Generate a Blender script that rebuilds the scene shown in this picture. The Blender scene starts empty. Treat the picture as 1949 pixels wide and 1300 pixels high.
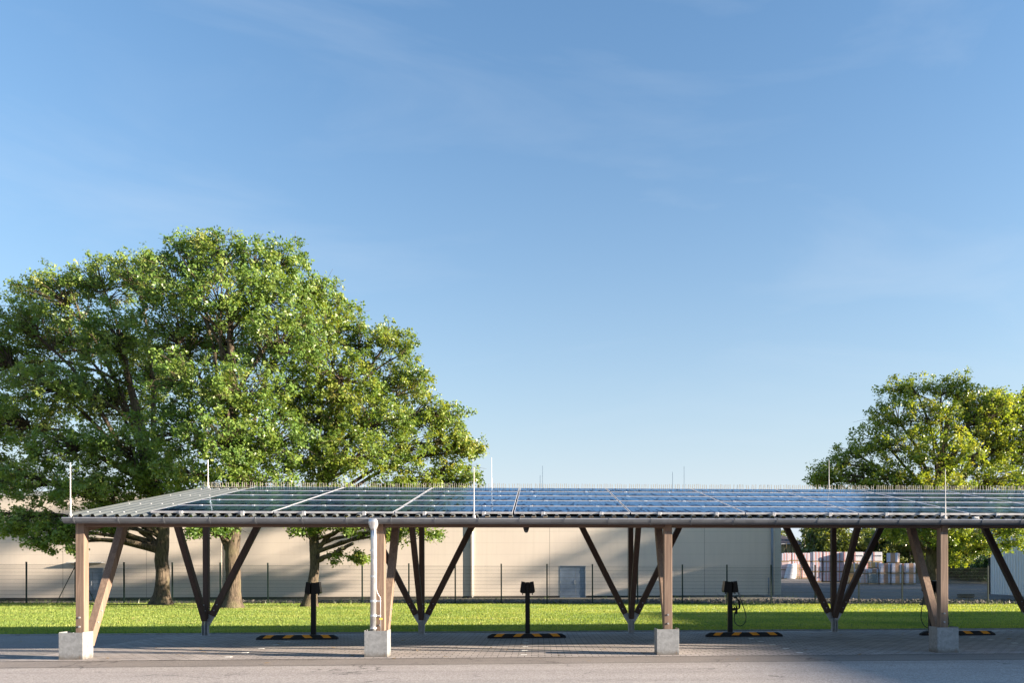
import bpy, math, random
import numpy as np
from mathutils import Vector, Matrix, noise as mnoise

random.seed(7)
RNG = np.random.default_rng(7)
SC = bpy.context.scene
COL = SC.collection
R = math.radians

# ------------------------------------------------------------------ camera
CAM = Vector((7.68, -13.88, 1.414))
YAW, ROLL, FPX, X0, H0 = 0.0573, 0.0021, 1482.0, 1109.0, 1098.8
FW = Vector((math.sin(YAW), math.cos(YAW), 0))
RT0 = Vector((math.cos(YAW), -math.sin(YAW), 0))
UP0 = Vector((0, 0, 1))
RT = RT0 * math.cos(ROLL) - UP0 * math.sin(ROLL)
UP = UP0 * math.cos(ROLL) + RT0 * math.sin(ROLL)


def at(x, y, Y):
    """world point seen at photo pixel (x, y) on the vertical plane at world Y"""
    d = FW + RT * ((x - X0) / FPX) + UP * ((H0 - y) / FPX)
    return CAM + d * ((Y - CAM.y) / d.y)


def zcam(p):
    return (Vector(p) - CAM).dot(FW)


cam = bpy.data.cameras.new("camera")
cam.sensor_fit = 'HORIZONTAL'
cam.sensor_width = 36
cam.lens = FPX / 1949 * 36
cam.shift_x = -(X0 - 974.5) / 1949
cam.shift_y = (H0 - 650) / 1949
cam.clip_start = 0.1
cam.clip_end = 6000
camo = bpy.data.objects.new("camera", cam)
COL.objects.link(camo)
m = Matrix.Identity(4)
for i in range(3):
    m[i][0], m[i][1], m[i][2], m[i][3] = RT[i], UP[i], -FW[i], CAM[i]
camo.matrix_world = m
SC.camera = camo

# ------------------------------------------------------------------ light
SUN_AZ, SUN_EL = 12.5, 13.0
SKY, SUN, EXPO = 0.071, 5.0, 2.05
to_sun = Vector((math.cos(R(SUN_EL)) * math.cos(R(SUN_AZ)), -math.cos(R(SUN_EL)) * math.sin(R(SUN_AZ)), math.sin(R(SUN_EL))))
sl = bpy.data.lights.new("sun", 'SUN')
sl.energy = SUN
sl.angle = R(0.53)
sl.color = (1.0, 0.84, 0.66)
so = bpy.data.objects.new("sun", sl)
COL.objects.link(so)
so.rotation_euler = to_sun.to_track_quat('Z', 'Y').to_euler()
so.location = to_sun * 100

w = bpy.data.worlds.new("World")
SC.world = w
w.use_nodes = True
nt = w.node_tree
nt.nodes.clear()
L = nt.links.new
wo = nt.nodes.new('ShaderNodeOutputWorld')
bg = nt.nodes.new('ShaderNodeBackground')
sky = nt.nodes.new('ShaderNodeTexSky')
sky.sky_type = 'NISHITA'
sky.sun_disc = False
sky.sun_elevation = R(SUN_EL)
sky.sun_rotation = R(90 + SUN_AZ)
sky.air_density = 1.6
sky.dust_density = 1.0
sky.ozone_density = 6.0
sky.altitude = 40
tc = nt.nodes.new('ShaderNodeTexCoord')
mp = nt.nodes.new('ShaderNodeMapping')
mp.inputs['Rotation'].default_value = (0.35, 0.5, 0.4)
mp.inputs['Scale'].default_value = (1.0, 3.2, 5.5)
mp.inputs['Location'].default_value = (15.5, 8.5, 4.5)
n1 = nt.nodes.new('ShaderNodeTexNoise')
n1.inputs['Scale'].default_value = 1.6
n1.inputs['Detail'].default_value = 9
n1.inputs['Roughness'].default_value = 0.55
n1.inputs['Distortion'].default_value = 0.6
cr = nt.nodes.new('ShaderNodeMapRange')
cr.inputs['From Min'].default_value = 0.52
cr.inputs['From Max'].default_value = 0.85
cr.inputs['To Max'].default_value = 0.22
mx = nt.nodes.new('ShaderNodeMix')
mx.data_type = 'RGBA'
mx.inputs['B'].default_value = (2.7, 3.0, 3.35, 1)
L(tc.outputs['Generated'], mp.inputs['Vector'])
L(mp.outputs['Vector'], n1.inputs['Vector'])
L(n1.outputs['Fac'], cr.inputs['Value'])
sp = nt.nodes.new('ShaderNodeSeparateXYZ')      # thin high veil, denser towards the horizon
L(tc.outputs['Generated'], sp.inputs[0])
def wmath(op, a, b=0.0):
    q = nt.nodes.new('ShaderNodeMath')
    q.operation = op
    for i_, v_ in enumerate((a, b)):
        if isinstance(v_, (int, float)):
            q.inputs[i_].default_value = v_
        else:
            L(v_, q.inputs[i_])
    return q.outputs[0]
veil = wmath('MULTIPLY', wmath('EXPONENT', wmath('MULTIPLY', wmath('MAXIMUM', sp.outputs[2], 0.0), -5.35)), 1.37)
veil = wmath('MINIMUM', veil, 0.95)
both = wmath('SUBTRACT', 1.0, wmath('MULTIPLY', wmath('SUBTRACT', 1.0, veil), wmath('SUBTRACT', 1.0, cr.outputs['Result'])))
L(both, mx.inputs['Factor'])
L(sky.outputs['Color'], mx.inputs['A'])
L(mx.outputs['Result'], bg.inputs['Color'])
bg.inputs['Strength'].default_value = SKY
L(bg.outputs['Background'], wo.inputs['Surface'])
SC.view_settings.view_transform = 'Standard'
SC.view_settings.look = 'None'
SC.view_settings.exposure = EXPO
SC.view_settings.gamma = 1.0
SC.cycles.max_bounces = 8
SC.cycles.diffuse_bounces = 3
SC.cycles.transparent_max_bounces = 8
SC.cycles.use_denoising = True
SC.cycles.denoising_prefilter = 'ACCURATE'


# ------------------------------------------------------------------ materials
class NM:
    """small helper round a material's node tree"""

    def __init__(self, name):
        self.m = bpy.data.materials.new(name)
        self.m.use_nodes = True
        self.t = self.m.node_tree
        self.b = self.t.nodes['Principled BSDF']
        self.out = self.t.nodes['Material Output']
        self._c = None

    def n(self, kind, **kw):
        x = self.t.nodes.new('ShaderNode' + kind)
        for k, v in kw.items():
            if k in x.inputs:
                x.inputs[k].default_value = v
            else:
                setattr(x, k, v)
        return x

    def l(self, a, b):
        self.t.links.new(a, b)

    def coord(self, scale=(1, 1, 1), src='Object', rot=(0, 0, 0)):
        c = self.n('TexCoord')
        mpn = self.n('Mapping')
        mpn.inputs['Scale'].default_value = scale
        mpn.inputs['Rotation'].default_value = rot
        self.l(c.outputs[src], mpn.inputs['Vector'])
        return mpn.outputs['Vector']

    def noise(self, vec, scale, detail=4, rough=0.55, dist=0.0):
        x = self.n('TexNoise')
        x.inputs['Scale'].default_value = scale
        x.inputs['Detail'].default_value = detail
        x.inputs['Roughness'].default_value = rough
        x.inputs['Distortion'].default_value = dist
        self.l(vec, x.inputs['Vector'])
        return x.outputs['Fac']

    def ramp(self, fac, stops):
        x = self.n('ValToRGB')
        e = x.color_ramp.elements
        while len(e) < len(stops):
            e.new(0.5)
        for el, (p, c) in zip(e, stops):
            el.position = p
            el.color = tuple(c) + (1,) if len(c) == 3 else c
        self.l(fac, x.inputs['Fac'])
        return x.outputs['Color']

    def mix(self, fac, a, b, mode='MIX'):
        x = self.n('Mix', data_type='RGBA', blend_type=mode)
        for s, v in (('Factor', fac), ('A', a), ('B', b)):
            if isinstance(v, (int, float)):
                x.inputs[s].default_value = v
            elif isinstance(v, tuple):
                x.inputs[s].default_value = v + (1,) if len(v) == 3 else v
            else:
                self.l(v, x.inputs[s])
        return x.outputs['Result']

    def math(self, op, a, b=0.0, c=0.0):
        x = self.n('Math', operation=op)
        for i, v in enumerate((a, b, c)):
            if isinstance(v, (int, float)):
                x.inputs[i].default_value = v
            else:
                self.l(v, x.inputs[i])
        return x.outputs[0]

    def bump(self, h, strength=0.3, dist=0.02):
        x = self.n('Bump')
        x.inputs['Strength'].default_value = strength
        x.inputs['Distance'].default_value = dist
        self.l(h, x.inputs['Height'])
        self.l(x.outputs['Normal'], self.b.inputs['Normal'])

    def set(self, **kw):
        for k, v in kw.items():
            k = k.replace('_', ' ')
            if isinstance(v, (int, float)):
                self.b.inputs[k].default_value = v
            elif isinstance(v, tuple):
                self.b.inputs[k].default_value = v + (1,) if len(v) == 3 else v
            else:
                self.l(v, self.b.inputs[k])
        return self


def sep(N, vec):
    s = N.n('SeparateXYZ')
    N.l(vec, s.inputs[0])
    return s.outputs


MAT = {}


def wood(name, a, b, axis):
    N = NM(name)
    sc = [14, 14, 14]
    sc[axis] = 0.7
    v = N.coord(tuple(sc))
    f = N.noise(v, 1.6, 6, 0.6, 1.2)
    kn = N.noise(N.coord((1, 1, 1)), 1.3, 3)
    c = N.ramp(f, [(0.3, a), (0.7, b)])
    c = N.mix(N.math('MULTIPLY', kn, 0.5), c, tuple(x * 0.6 for x in a))
    N.set(Base_Color=c, Roughness=0.72)
    N.b.inputs['Specular IOR Level'].default_value = 0.25
    N.bump(f, 0.25, 0.004)
    MAT[name] = N.m


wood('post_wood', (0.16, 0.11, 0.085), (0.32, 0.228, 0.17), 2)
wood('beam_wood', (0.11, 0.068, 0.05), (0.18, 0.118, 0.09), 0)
wood('strut_wood_shaded', (0.08, 0.052, 0.042), (0.14, 0.092, 0.072), 2)  # post timber again, with the shade under the roof put into its colour
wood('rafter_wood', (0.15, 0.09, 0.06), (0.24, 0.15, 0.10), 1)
wood('pallet_wood', (0.30, 0.21, 0.12), (0.46, 0.34, 0.21), 0)


def metal(name, col, rough, metallic, var=0.25, scale=22.0):
    N = NM(name)
    v = N.coord()
    vo = N.n('TexVoronoi')
    vo.inputs['Scale'].default_value = scale
    N.l(v, vo.inputs['Vector'])
    big = N.noise(v, 2.3, 5)
    s = sep(N, vo.outputs['Color'])[0]
    f = N.math('MULTIPLY_ADD', s, 0.4, N.math('MULTIPLY', big, 0.6))
    c = N.ramp(f, [(0.25, tuple(x * (1 - var) for x in col)), (0.75, tuple(min(1, x * (1 + var * 0.5)) for x in col))])
    N.set(Base_Color=c, Metallic=metallic)
    rr = N.math('MULTIPLY_ADD', f, 0.25, rough - 0.1)
    N.set(Roughness=rr)
    MAT[name] = N.m


metal('galvanised', (0.34, 0.35, 0.36), 0.55, 0.15)
metal('steel_bluegrey', (0.36, 0.38, 0.41), 0.5, 0.6)  # blue-grey steel of the rear feet and the cable plug
metal('zinc', (0.135, 0.145, 0.16), 0.4, 0.3, 0.15, 6)
metal('pipe_zinc', (0.62, 0.63, 0.65), 0.34, 0.75, 0.12, 10)
metal('aluminium', (0.60, 0.60, 0.62), 0.4, 0.5, 0.06, 10)
metal('roof_coat', (0.072, 0.083, 0.087), 0.5, 0.0, 0.10, 3)
metal('rod_metal', (0.55, 0.54, 0.53), 0.4, 0.3, 0.05, 10)


def plain(name, col, rough=0.6, var=0.2, scale=6, spec=0.4, metallic=0.0, bump=0.0):
    N = NM(name)
    f = N.noise(N.coord(), scale, 5)
    c = N.ramp(f, [(0.3, tuple(x * (1 - var) for x in col)), (0.7, tuple(min(1, x * (1 + var)) for x in col))])
    N.set(Base_Color=c, Roughness=rough, Metallic=metallic)
    N.b.inputs['Specular IOR Level'].default_value = spec
    if bump:
        N.bump(f, bump, 0.01)
    MAT[name] = N.m


plain('black_plastic', (0.006, 0.0065, 0.009), 0.45, 0.2, 6, 0.25)
plain('black_rubber', (0.018, 0.018, 0.02), 0.75, 0.3, 20, 0.3, bump=0.2)
plain('orange_tape', (0.72, 0.28, 0.02), 0.5, 0.15, 12)
plain('cable_black', (0.015, 0.015, 0.017), 0.55)
plain('fence_green', (0.006, 0.02, 0.016), 0.5)
plain('concrete', (0.38, 0.37, 0.35), 0.85, 0.2, 8, bump=0.2)
plain('kerb_stone', (0.24, 0.235, 0.23), 0.85, 0.25, 5, bump=0.2)
plain('marker_white', (0.66, 0.65, 0.62), 0.7, 0.15, 10)
plain('door_grey', (0.20, 0.25, 0.32), 0.45, 0.12, 3)
plain('plinth', (0.045, 0.043, 0.04), 0.9, 0.3, 4)
plain('trim_white', (0.72, 0.72, 0.70), 0.5, 0.06)
plain('trim_grey', (0.40, 0.42, 0.43), 0.5, 0.08)
plain('recess_grey', (0.44, 0.43, 0.39), 0.6, 0.05)
plain('yellow_tag', (0.75, 0.60, 0.08), 0.5)
plain('rubble', (0.12, 0.108, 0.095), 0.9, 0.6, 1.6)
plain('dry_leaf', (0.30, 0.19, 0.07), 0.8, 0.3)
plain('shed_roof', (0.05, 0.045, 0.055), 0.7, 0.3, 3)
plain('hall_grey', (0.42, 0.41, 0.39), 0.7, 0.1, 1)
plain('dark_glass', (0.03, 0.04, 0.05), 0.1, 0.1, 1, 0.6)
plain('cut_wood', (0.62, 0.46, 0.27), 0.8, 0.15, 12)

# asphalt
def asphalt(name, dark, light, grain, patch=0.4):
    N = NM(name)
    v = N.coord()
    f = N.noise(v, grain, 3, 0.7)
    g = N.noise(v, 0.55, 6, 0.6)
    vo = N.n('TexVoronoi')
    vo.inputs['Scale'].default_value = grain * 0.9
    N.l(v, vo.inputs['Vector'])
    chip = sep(N, vo.outputs['Color'])[1]
    c = N.ramp(N.math('MULTIPLY_ADD', chip, 0.55, N.math('MULTIPLY', f, 0.45)), [(0.2, dark), (0.8, light)])
    c = N.mix(N.math('MULTIPLY', N.ramp(g, [(0.35, (0, 0, 0)), (0.7, (1, 1, 1))]), patch), c, tuple(x * 0.8 for x in dark))
    spot = N.noise(v, 1.7, 4, 0.6, 0.6)
    c = N.mix(N.math('MULTIPLY', N.ramp(spot, [(0.64, (0, 0, 0)), (0.70, (1, 1, 1))]), 0.30), c, (0.07, 0.064, 0.06))
    lane = N.noise(N.coord((0.06, 1.4, 1)), 1.3, 5, 0.6)
    c = N.mix(N.math('MULTIPLY', N.ramp(lane, [(0.45, (0, 0, 0)), (0.7, (1, 1, 1))]), 0.28), c, (0.15, 0.138, 0.13))
    ck = N.n('TexVoronoi', feature='DISTANCE_TO_EDGE')
    ck.inputs['Scale'].default_value = 0.42
    wv_ = N.n('VectorMath', operation='ADD')
    N.l(v, wv_.inputs[0])
    nz = N.n('TexNoise')
    nz.inputs['Scale'].default_value = 1.8
    nz.inputs['Detail'].default_value = 6
    N.l(v, nz.inputs['Vector'])
    N.l(nz.outputs['Color'], wv_.inputs[1])
    N.l(wv_.outputs[0], ck.inputs['Vector'])
    crack = N.math('MULTIPLY', N.math('LESS_THAN', ck.outputs['Distance'], 0.006), N.ramp(g, [(0.5, (0, 0, 0)), (0.56, (1, 1, 1))]))
    c = N.mix(N.math('MULTIPLY', crack, 0.6), c, (0.04, 0.037, 0.035))
    N.set(Base_Color=c, Roughness=0.85)
    N.b.inputs['Specular IOR Level'].default_value = 0.3
    N.bump(N.math('MULTIPLY_ADD', chip, 0.5, f), 0.7, 0.008)
    MAT[name] = N.m


asphalt('road_asphalt', (0.25, 0.22, 0.20), (0.50, 0.452, 0.42), 62, 0.2)
asphalt('edge_asphalt', (0.19, 0.165, 0.148), (0.31, 0.275, 0.25), 120, 0.4)
asphalt('drive_asphalt', (0.16, 0.147, 0.14), (0.38, 0.35, 0.33), 90, 0.3)
asphalt('yard_asphalt', (0.105, 0.095, 0.092), (0.19, 0.175, 0.168), 30, 0.4)

# pavers
N = NM('pavers')
v = N.coord()
br = N.n('TexBrick')
br.offset = 0.5
br.inputs['Color1'].default_value = (0.36, 0.325, 0.31, 1)
br.inputs['Color2'].default_value = (0.47, 0.425, 0.40, 1)
br.inputs['Mortar'].default_value = (0.045, 0.042, 0.04, 1)
br.inputs['Scale'].default_value = 1.0
br.inputs['Mortar Size'].default_value = 0.008
br.inputs['Mortar Smooth'].default_value = 0.3
br.inputs['Brick Width'].default_value = 0.24
br.inputs['Row Height'].default_value = 0.16
N.l(v, br.inputs['Vector'])
g = N.noise(v, 0.8, 6, 0.6)
fine = N.noise(v, 70, 2)
c = N.mix(0.75, br.outputs['Color'], N.ramp(g, [(0.3, (0.62, 0.62, 0.62)), (0.75, (1.1, 1.08, 1.05))]), 'MULTIPLY')
oil = N.noise(v, 1.1, 5, 0.6, 0.5)
c = N.mix(N.math('MULTIPLY', N.ramp(oil, [(0.60, (0, 0, 0)), (0.70, (1, 1, 1))]), 0.4), c, (0.11, 0.10, 0.095))
c = N.mix(0.35, c, N.ramp(fine, [(0.3, (0.6, 0.6, 0.6)), (0.7, (1.2, 1.2, 1.2))]), 'MULTIPLY')
N.set(Base_Color=c, Roughness=0.85)
N.b.inputs['Specular IOR Level'].default_value = 0.3
hh = N.math('MULTIPLY_ADD', br.outputs['Fac'], -1.0, N.math('MULTIPLY', fine, 0.25))
N.bump(hh, 0.6, 0.008)
MAT['pavers'] = N.m

# facade: cream sandwich panels with joints
N = NM('facade_panel')
v = N.coord()
sx, sy, sz = sep(N, v)
def joint(co, period, off, width):
    q = N.math('PINGPONG', N.math('ADD', co, off), period / 2)
    return N.math('LESS_THAN', q, width)
jh = joint(sz, 0.75, 0.1, 0.009)
jv = joint(sx, 5.12, -23.80, 0.02)
g = N.noise(N.coord((0.6, 1, 0.25)), 1.2, 5)
c = N.ramp(g, [(0.3, (0.60, 0.53, 0.46)), (0.7, (0.64, 0.57, 0.49))])
streak = N.noise(N.coord((2.2, 1, 0.12)), 2.0, 6, 0.65)
c = N.mix(N.math('MULTIPLY', N.ramp(streak, [(0.5, (0, 0, 0)), (0.8, (1, 1, 1))]), 0.22), c, (0.42, 0.375, 0.32))
c = N.mix(N.math('MULTIPLY', jh, 0.30), c, (0.22, 0.19, 0.16))
c = N.mix(N.math('MULTIPLY', jv, 0.6), c, (0.20, 0.17, 0.15))
N.set(Base_Color=c, Roughness=0.5)
N.b.inputs['Specular IOR Level'].default_value = 0.3
wv = N.math('SINE', N.math('MULTIPLY', sx, 62.8))
N.bump(wv, 0.05, 0.004)
MAT['facade_panel'] = N.m

# corrugated walls
def corr(name, col, freq, axis=1):
    N = NM(name)
    v = N.coord()
    s = sep(N, v)[axis]
    wv = N.math('SINE', N.math('MULTIPLY', s, freq))
    g = N.noise(v, 0.8, 4)
    c = N.ramp(g, [(0.3, tuple(x * 0.92 for x in col)), (0.7, col)])
    N.set(Base_Color=c, Roughness=0.5)
    N.bump(wv, 0.6, 0.04)
    MAT[name] = N.m


corr('shed_wall', (0.40, 0.33, 0.17), 16, 0)

# bark
N = NM('bark')
v = N.coord((9, 9, 1.6))
f = N.noise(v, 1.5, 7, 0.65, 1.0)
g = N.noise(N.coord(), 0.9, 4)
c = N.ramp(f, [(0.35, (0.034, 0.027, 0.021)), (0.65, (0.16, 0.125, 0.092))])
c = N.mix(N.math('MULTIPLY', N.ramp(g, [(0.5, (0, 0, 0)), (0.7, (1, 1, 1))]), 0.5), c, (0.16, 0.155, 0.075))
N.set(Base_Color=c, Roughness=0.9)
N.b.inputs['Specular IOR Level'].default_value = 0.15
N.bump(f, 1.0, 0.06)
MAT['bark'] = N.m


def leafmat(name, cols, trans=0.38, vscale=0.35, gloss=0.5):
    N = NM(name)
    a = N.n('Attribute', attribute_name='tint')
    v = N.coord()
    big = N.noise(v, vscale, 3)
    f = N.math('MULTIPLY_ADD', a.outputs['Fac'], 0.62, N.math('MULTIPLY_ADD', big, 0.9, -0.26))
    n = len(cols)
    c = N.ramp(f, [(i / (n - 1), cc) for i, cc in enumerate(cols)])
    N.set(Base_Color=c, Roughness=0.38)
    N.b.inputs['Specular IOR Level'].default_value = gloss
    tr = N.n('BsdfTranslucent')
    ct = N.mix(1.0, c, (1.5, 1.35, 0.55), 'MULTIPLY')
    N.l(ct, tr.inputs['Color'])
    ms = N.n('MixShader')
    ms.inputs['Fac'].default_value = trans
    N.l(N.b.outputs[0], ms.inputs[1])
    N.l(tr.outputs[0], ms.inputs[2])
    N.l(ms.outputs[0], N.out.inputs['Surface'])
    MAT[name] = N.m


leafmat('leaf_oak', [(0.055, 0.114, 0.026), (0.104, 0.193, 0.04), (0.165, 0.26, 0.055), (0.25, 0.325, 0.082), (0.37, 0.37, 0.12)])
leafmat('leaf_oak_warm', [(0.06, 0.118, 0.022), (0.115, 0.195, 0.034), (0.185, 0.26, 0.045), (0.28, 0.32, 0.062), (0.40, 0.335, 0.09)])
leafmat('leaf_oak_pale', [(0.078, 0.148, 0.036), (0.14, 0.233, 0.056), (0.21, 0.31, 0.078), (0.31, 0.375, 0.108), (0.41, 0.41, 0.15)], 0.45)  # paler leaves of the left oak, lightened further against the shade on its crown
leafmat('leaf_oak_bright', [(0.085, 0.15, 0.024), (0.155, 0.24, 0.038), (0.235, 0.31, 0.05), (0.34, 0.37, 0.07), (0.44, 0.37, 0.10)], 0.45)
leafmat('leaf_woods', [(0.05, 0.075, 0.02), (0.09, 0.125, 0.03), (0.15, 0.18, 0.04), (0.24, 0.23, 0.06)], 0.4, 0.12)
leafmat('leaf_bush', [(0.02, 0.045, 0.014), (0.04, 0.085, 0.02), (0.075, 0.12, 0.03), (0.16, 0.15, 0.08)], 0.3, 0.5)
leafmat('grass_blade', [(0.10, 0.175, 0.05), (0.20, 0.29, 0.07), (0.31, 0.375, 0.095), (0.45, 0.45, 0.17)], 0.45, 0.25, 0.2)

# turf under the blades
N = NM('turf')
v = N.coord()
f = N.noise(v, 18, 6, 0.7)
g = N.noise(N.coord((0.25, 1.2, 1)), 0.5, 5)
c = N.ramp(f, [(0.3, (0.06, 0.10, 0.02)), (0.7, (0.17, 0.235, 0.04))])
c = N.mix(N.math('MULTIPLY', N.ramp(g, [(0.45, (0, 0, 0)), (0.75, (1, 1, 1))]), 0.4), c, (0.24, 0.25, 0.08))
N.set(Base_Color=c, Roughness=0.9)
N.b.inputs['Specular IOR Level'].default_value = 0.1
N.bump(f, 1.0, 0.05)
MAT['turf'] = N.m
N = NM('soil')
v = N.coord()
f = N.noise(v, 5, 7, 0.7)
N.set(Base_Color=N.ramp(f, [(0.3, (0.05, 0.045, 0.035)), (0.7, (0.13, 0.12, 0.095))]), Roughness=0.95)
N.bump(f, 1.0, 0.05)
MAT['soil'] = N.m

# solar glass: black cells, dew film with vertical runs
N = NM('solar_glass')
v = N.coord()
sx, sy, sz = sep(N, v)
def grid(co, period, wdt):
    return N.math('LESS_THAN', N.math('PINGPONG', co, period / 2), wdt)
cell = N.math('MAXIMUM', grid(sx, 0.175, 0.0022), grid(sy, 0.172, 0.0022))
c = N.mix(cell, (0.006, 0.009, 0.022), (0.035, 0.04, 0.055))
run = N.noise(N.coord((9, 0.9, 1), rot=(0, 0, 0.25), src='Object'), 1.6, 6, 0.65, 0.4)
oi = N.n('ObjectInfo')
vv = N.n('VectorMath', operation='ADD')
cc = N.n('CombineXYZ')
N.l(N.math('MULTIPLY', oi.outputs['Random'], 40.0), cc.inputs[0])
N.l(N.coord((7, 1.0, 1), rot=(0, 0, 0.2)), vv.inputs[0])
N.l(cc.outputs[0], vv.inputs[1])
run = N.noise(vv.outputs[0], 1.9, 7, 0.72, 0.8)
fringe = N.noise(N.coord((26, 9, 1)), 1.0, 4, 0.7)
low = N.ramp(sy, [(0.0, (0.30, 0.30, 0.30)), (0.45, (0.0, 0.0, 0.0))])
run2 = N.math('SUBTRACT', run, N.math('MULTIPLY', low, N.math('MULTIPLY', fringe, 1.0)))
dew = N.ramp(run2, [(0.40, (0, 0, 0)), (0.455, (1, 1, 1))])
N.set(Base_Color=N.mix(dew, c, (0.012, 0.036, 0.09)), Roughness=0.3)
gl = N.n('BsdfGlossy')                     # blue anti-reflection coating
N.l(N.mix(dew, (0.13, 0.19, 0.30), (0.56, 0.74, 0.94)), gl.inputs['Color'])
N.l(N.mix(dew, (0.03, 0.03, 0.03), (0.13, 0.13, 0.13)), gl.inputs['Roughness'])
fr_ = N.n('Fresnel')
fr_.inputs['IOR'].default_value = 1.32
ms = N.n('MixShader')
N.l(fr_.outputs[0], ms.inputs[0])
N.l(N.b.outputs[0], ms.inputs[1])
N.l(gl.outputs[0], ms.inputs[2])
N.l(ms.outputs[0], N.out.inputs['Surface'])
N.b.inputs['Specular IOR Level'].default_value = 0.0
MAT['solar_glass'] = N.m


def stripes(name, cols, period, axis='xy', rough=0.35, wrap=0.25):
    """stripes of bricks seen through shrink wrap: cols = [(end, colour)...] within one period"""
    N = NM(name)
    v = N.coord()
    sx, sy, sz = sep(N, v)
    co = N.math('ADD', sx, sy)
    fr = N.math('FRACT', N.math('DIVIDE', N.math('ADD', co, 5.0), period))
    rp = N.n('ValToRGB')
    rp.color_ramp.interpolation = 'CONSTANT'
    e = rp.color_ramp.elements
    while len(e) < len(cols):
        e.new(0.5)
    for el, (p, c) in zip(e, cols):
        el.position = p
        el.color = c + (1,)
    N.l(fr, rp.inputs['Fac'])
    ro = N.math('LESS_THAN', N.math('PINGPONG', sz, 0.06), 0.006)
    c = N.mix(N.math('MULTIPLY', ro, 0.35), rp.outputs['Color'], (0.12, 0.08, 0.07))
    wr = N.noise(N.coord((2, 2, 5)), 3.0, 6, 0.7, 1.5)
    c = N.mix(N.math('MULTIPLY', N.ramp(wr, [(0.45, (0, 0, 0)), (0.65, (1, 1, 1))]), wrap), c, (0.78, 0.78, 0.82))
    N.set(Base_Color=c, Roughness=rough)
    N.bump(wr, 0.4, 0.03)
    MAT[name] = N.m


GW, PK, BR, OR = (0.56, 0.55, 0.62), (0.62, 0.29, 0.26), (0.40, 0.20, 0.125), (0.55, 0.30, 0.10)
stripes('wrap_pink', [(0, GW), (0.55, PK), (0.9, (0.16, 0.10, 0.10))], 0.34, wrap=0.14)
stripes('wrap_printed', [(0, (0.58, 0.57, 0.60)), (0.86, PK), (0.95, (0.3, 0.15, 0.15))], 1.05)
stripes('wrap_brown', [(0, GW), (0.30, BR), (0.74, GW)], 1.02, wrap=0.12)
stripes('wrap_tan', [(0, GW), (0.30, (0.44, 0.25, 0.14)), (0.74, GW)], 1.02, wrap=0.12)
stripes('wrap_rose', [(0, (0.60, 0.42, 0.40)), (0.95, GW)], 1.0, wrap=0.5)
stripes('wrap_yellow', [(0, (0.62, 0.33, 0.06)), (0.6, GW), (0.75, (0.62, 0.33, 0.06))], 0.8, wrap=0.4)
stripes('wrap_orange', [(0, (0.60, 0.42, 0.36)), (0.7, (0.65, 0.20, 0.08)), (0.85, GW)], 0.6, wrap=0.4)
stripes('wrap_dark', [(0, (0.10, 0.14, 0.15)), (0.95, GW)], 1.0, wrap=0.35)
stripes('wrap_white', [(0, (0.55, 0.57, 0.62)), (0.95, (0.4, 0.42, 0.46))], 1.0, wrap=0.6)


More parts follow.
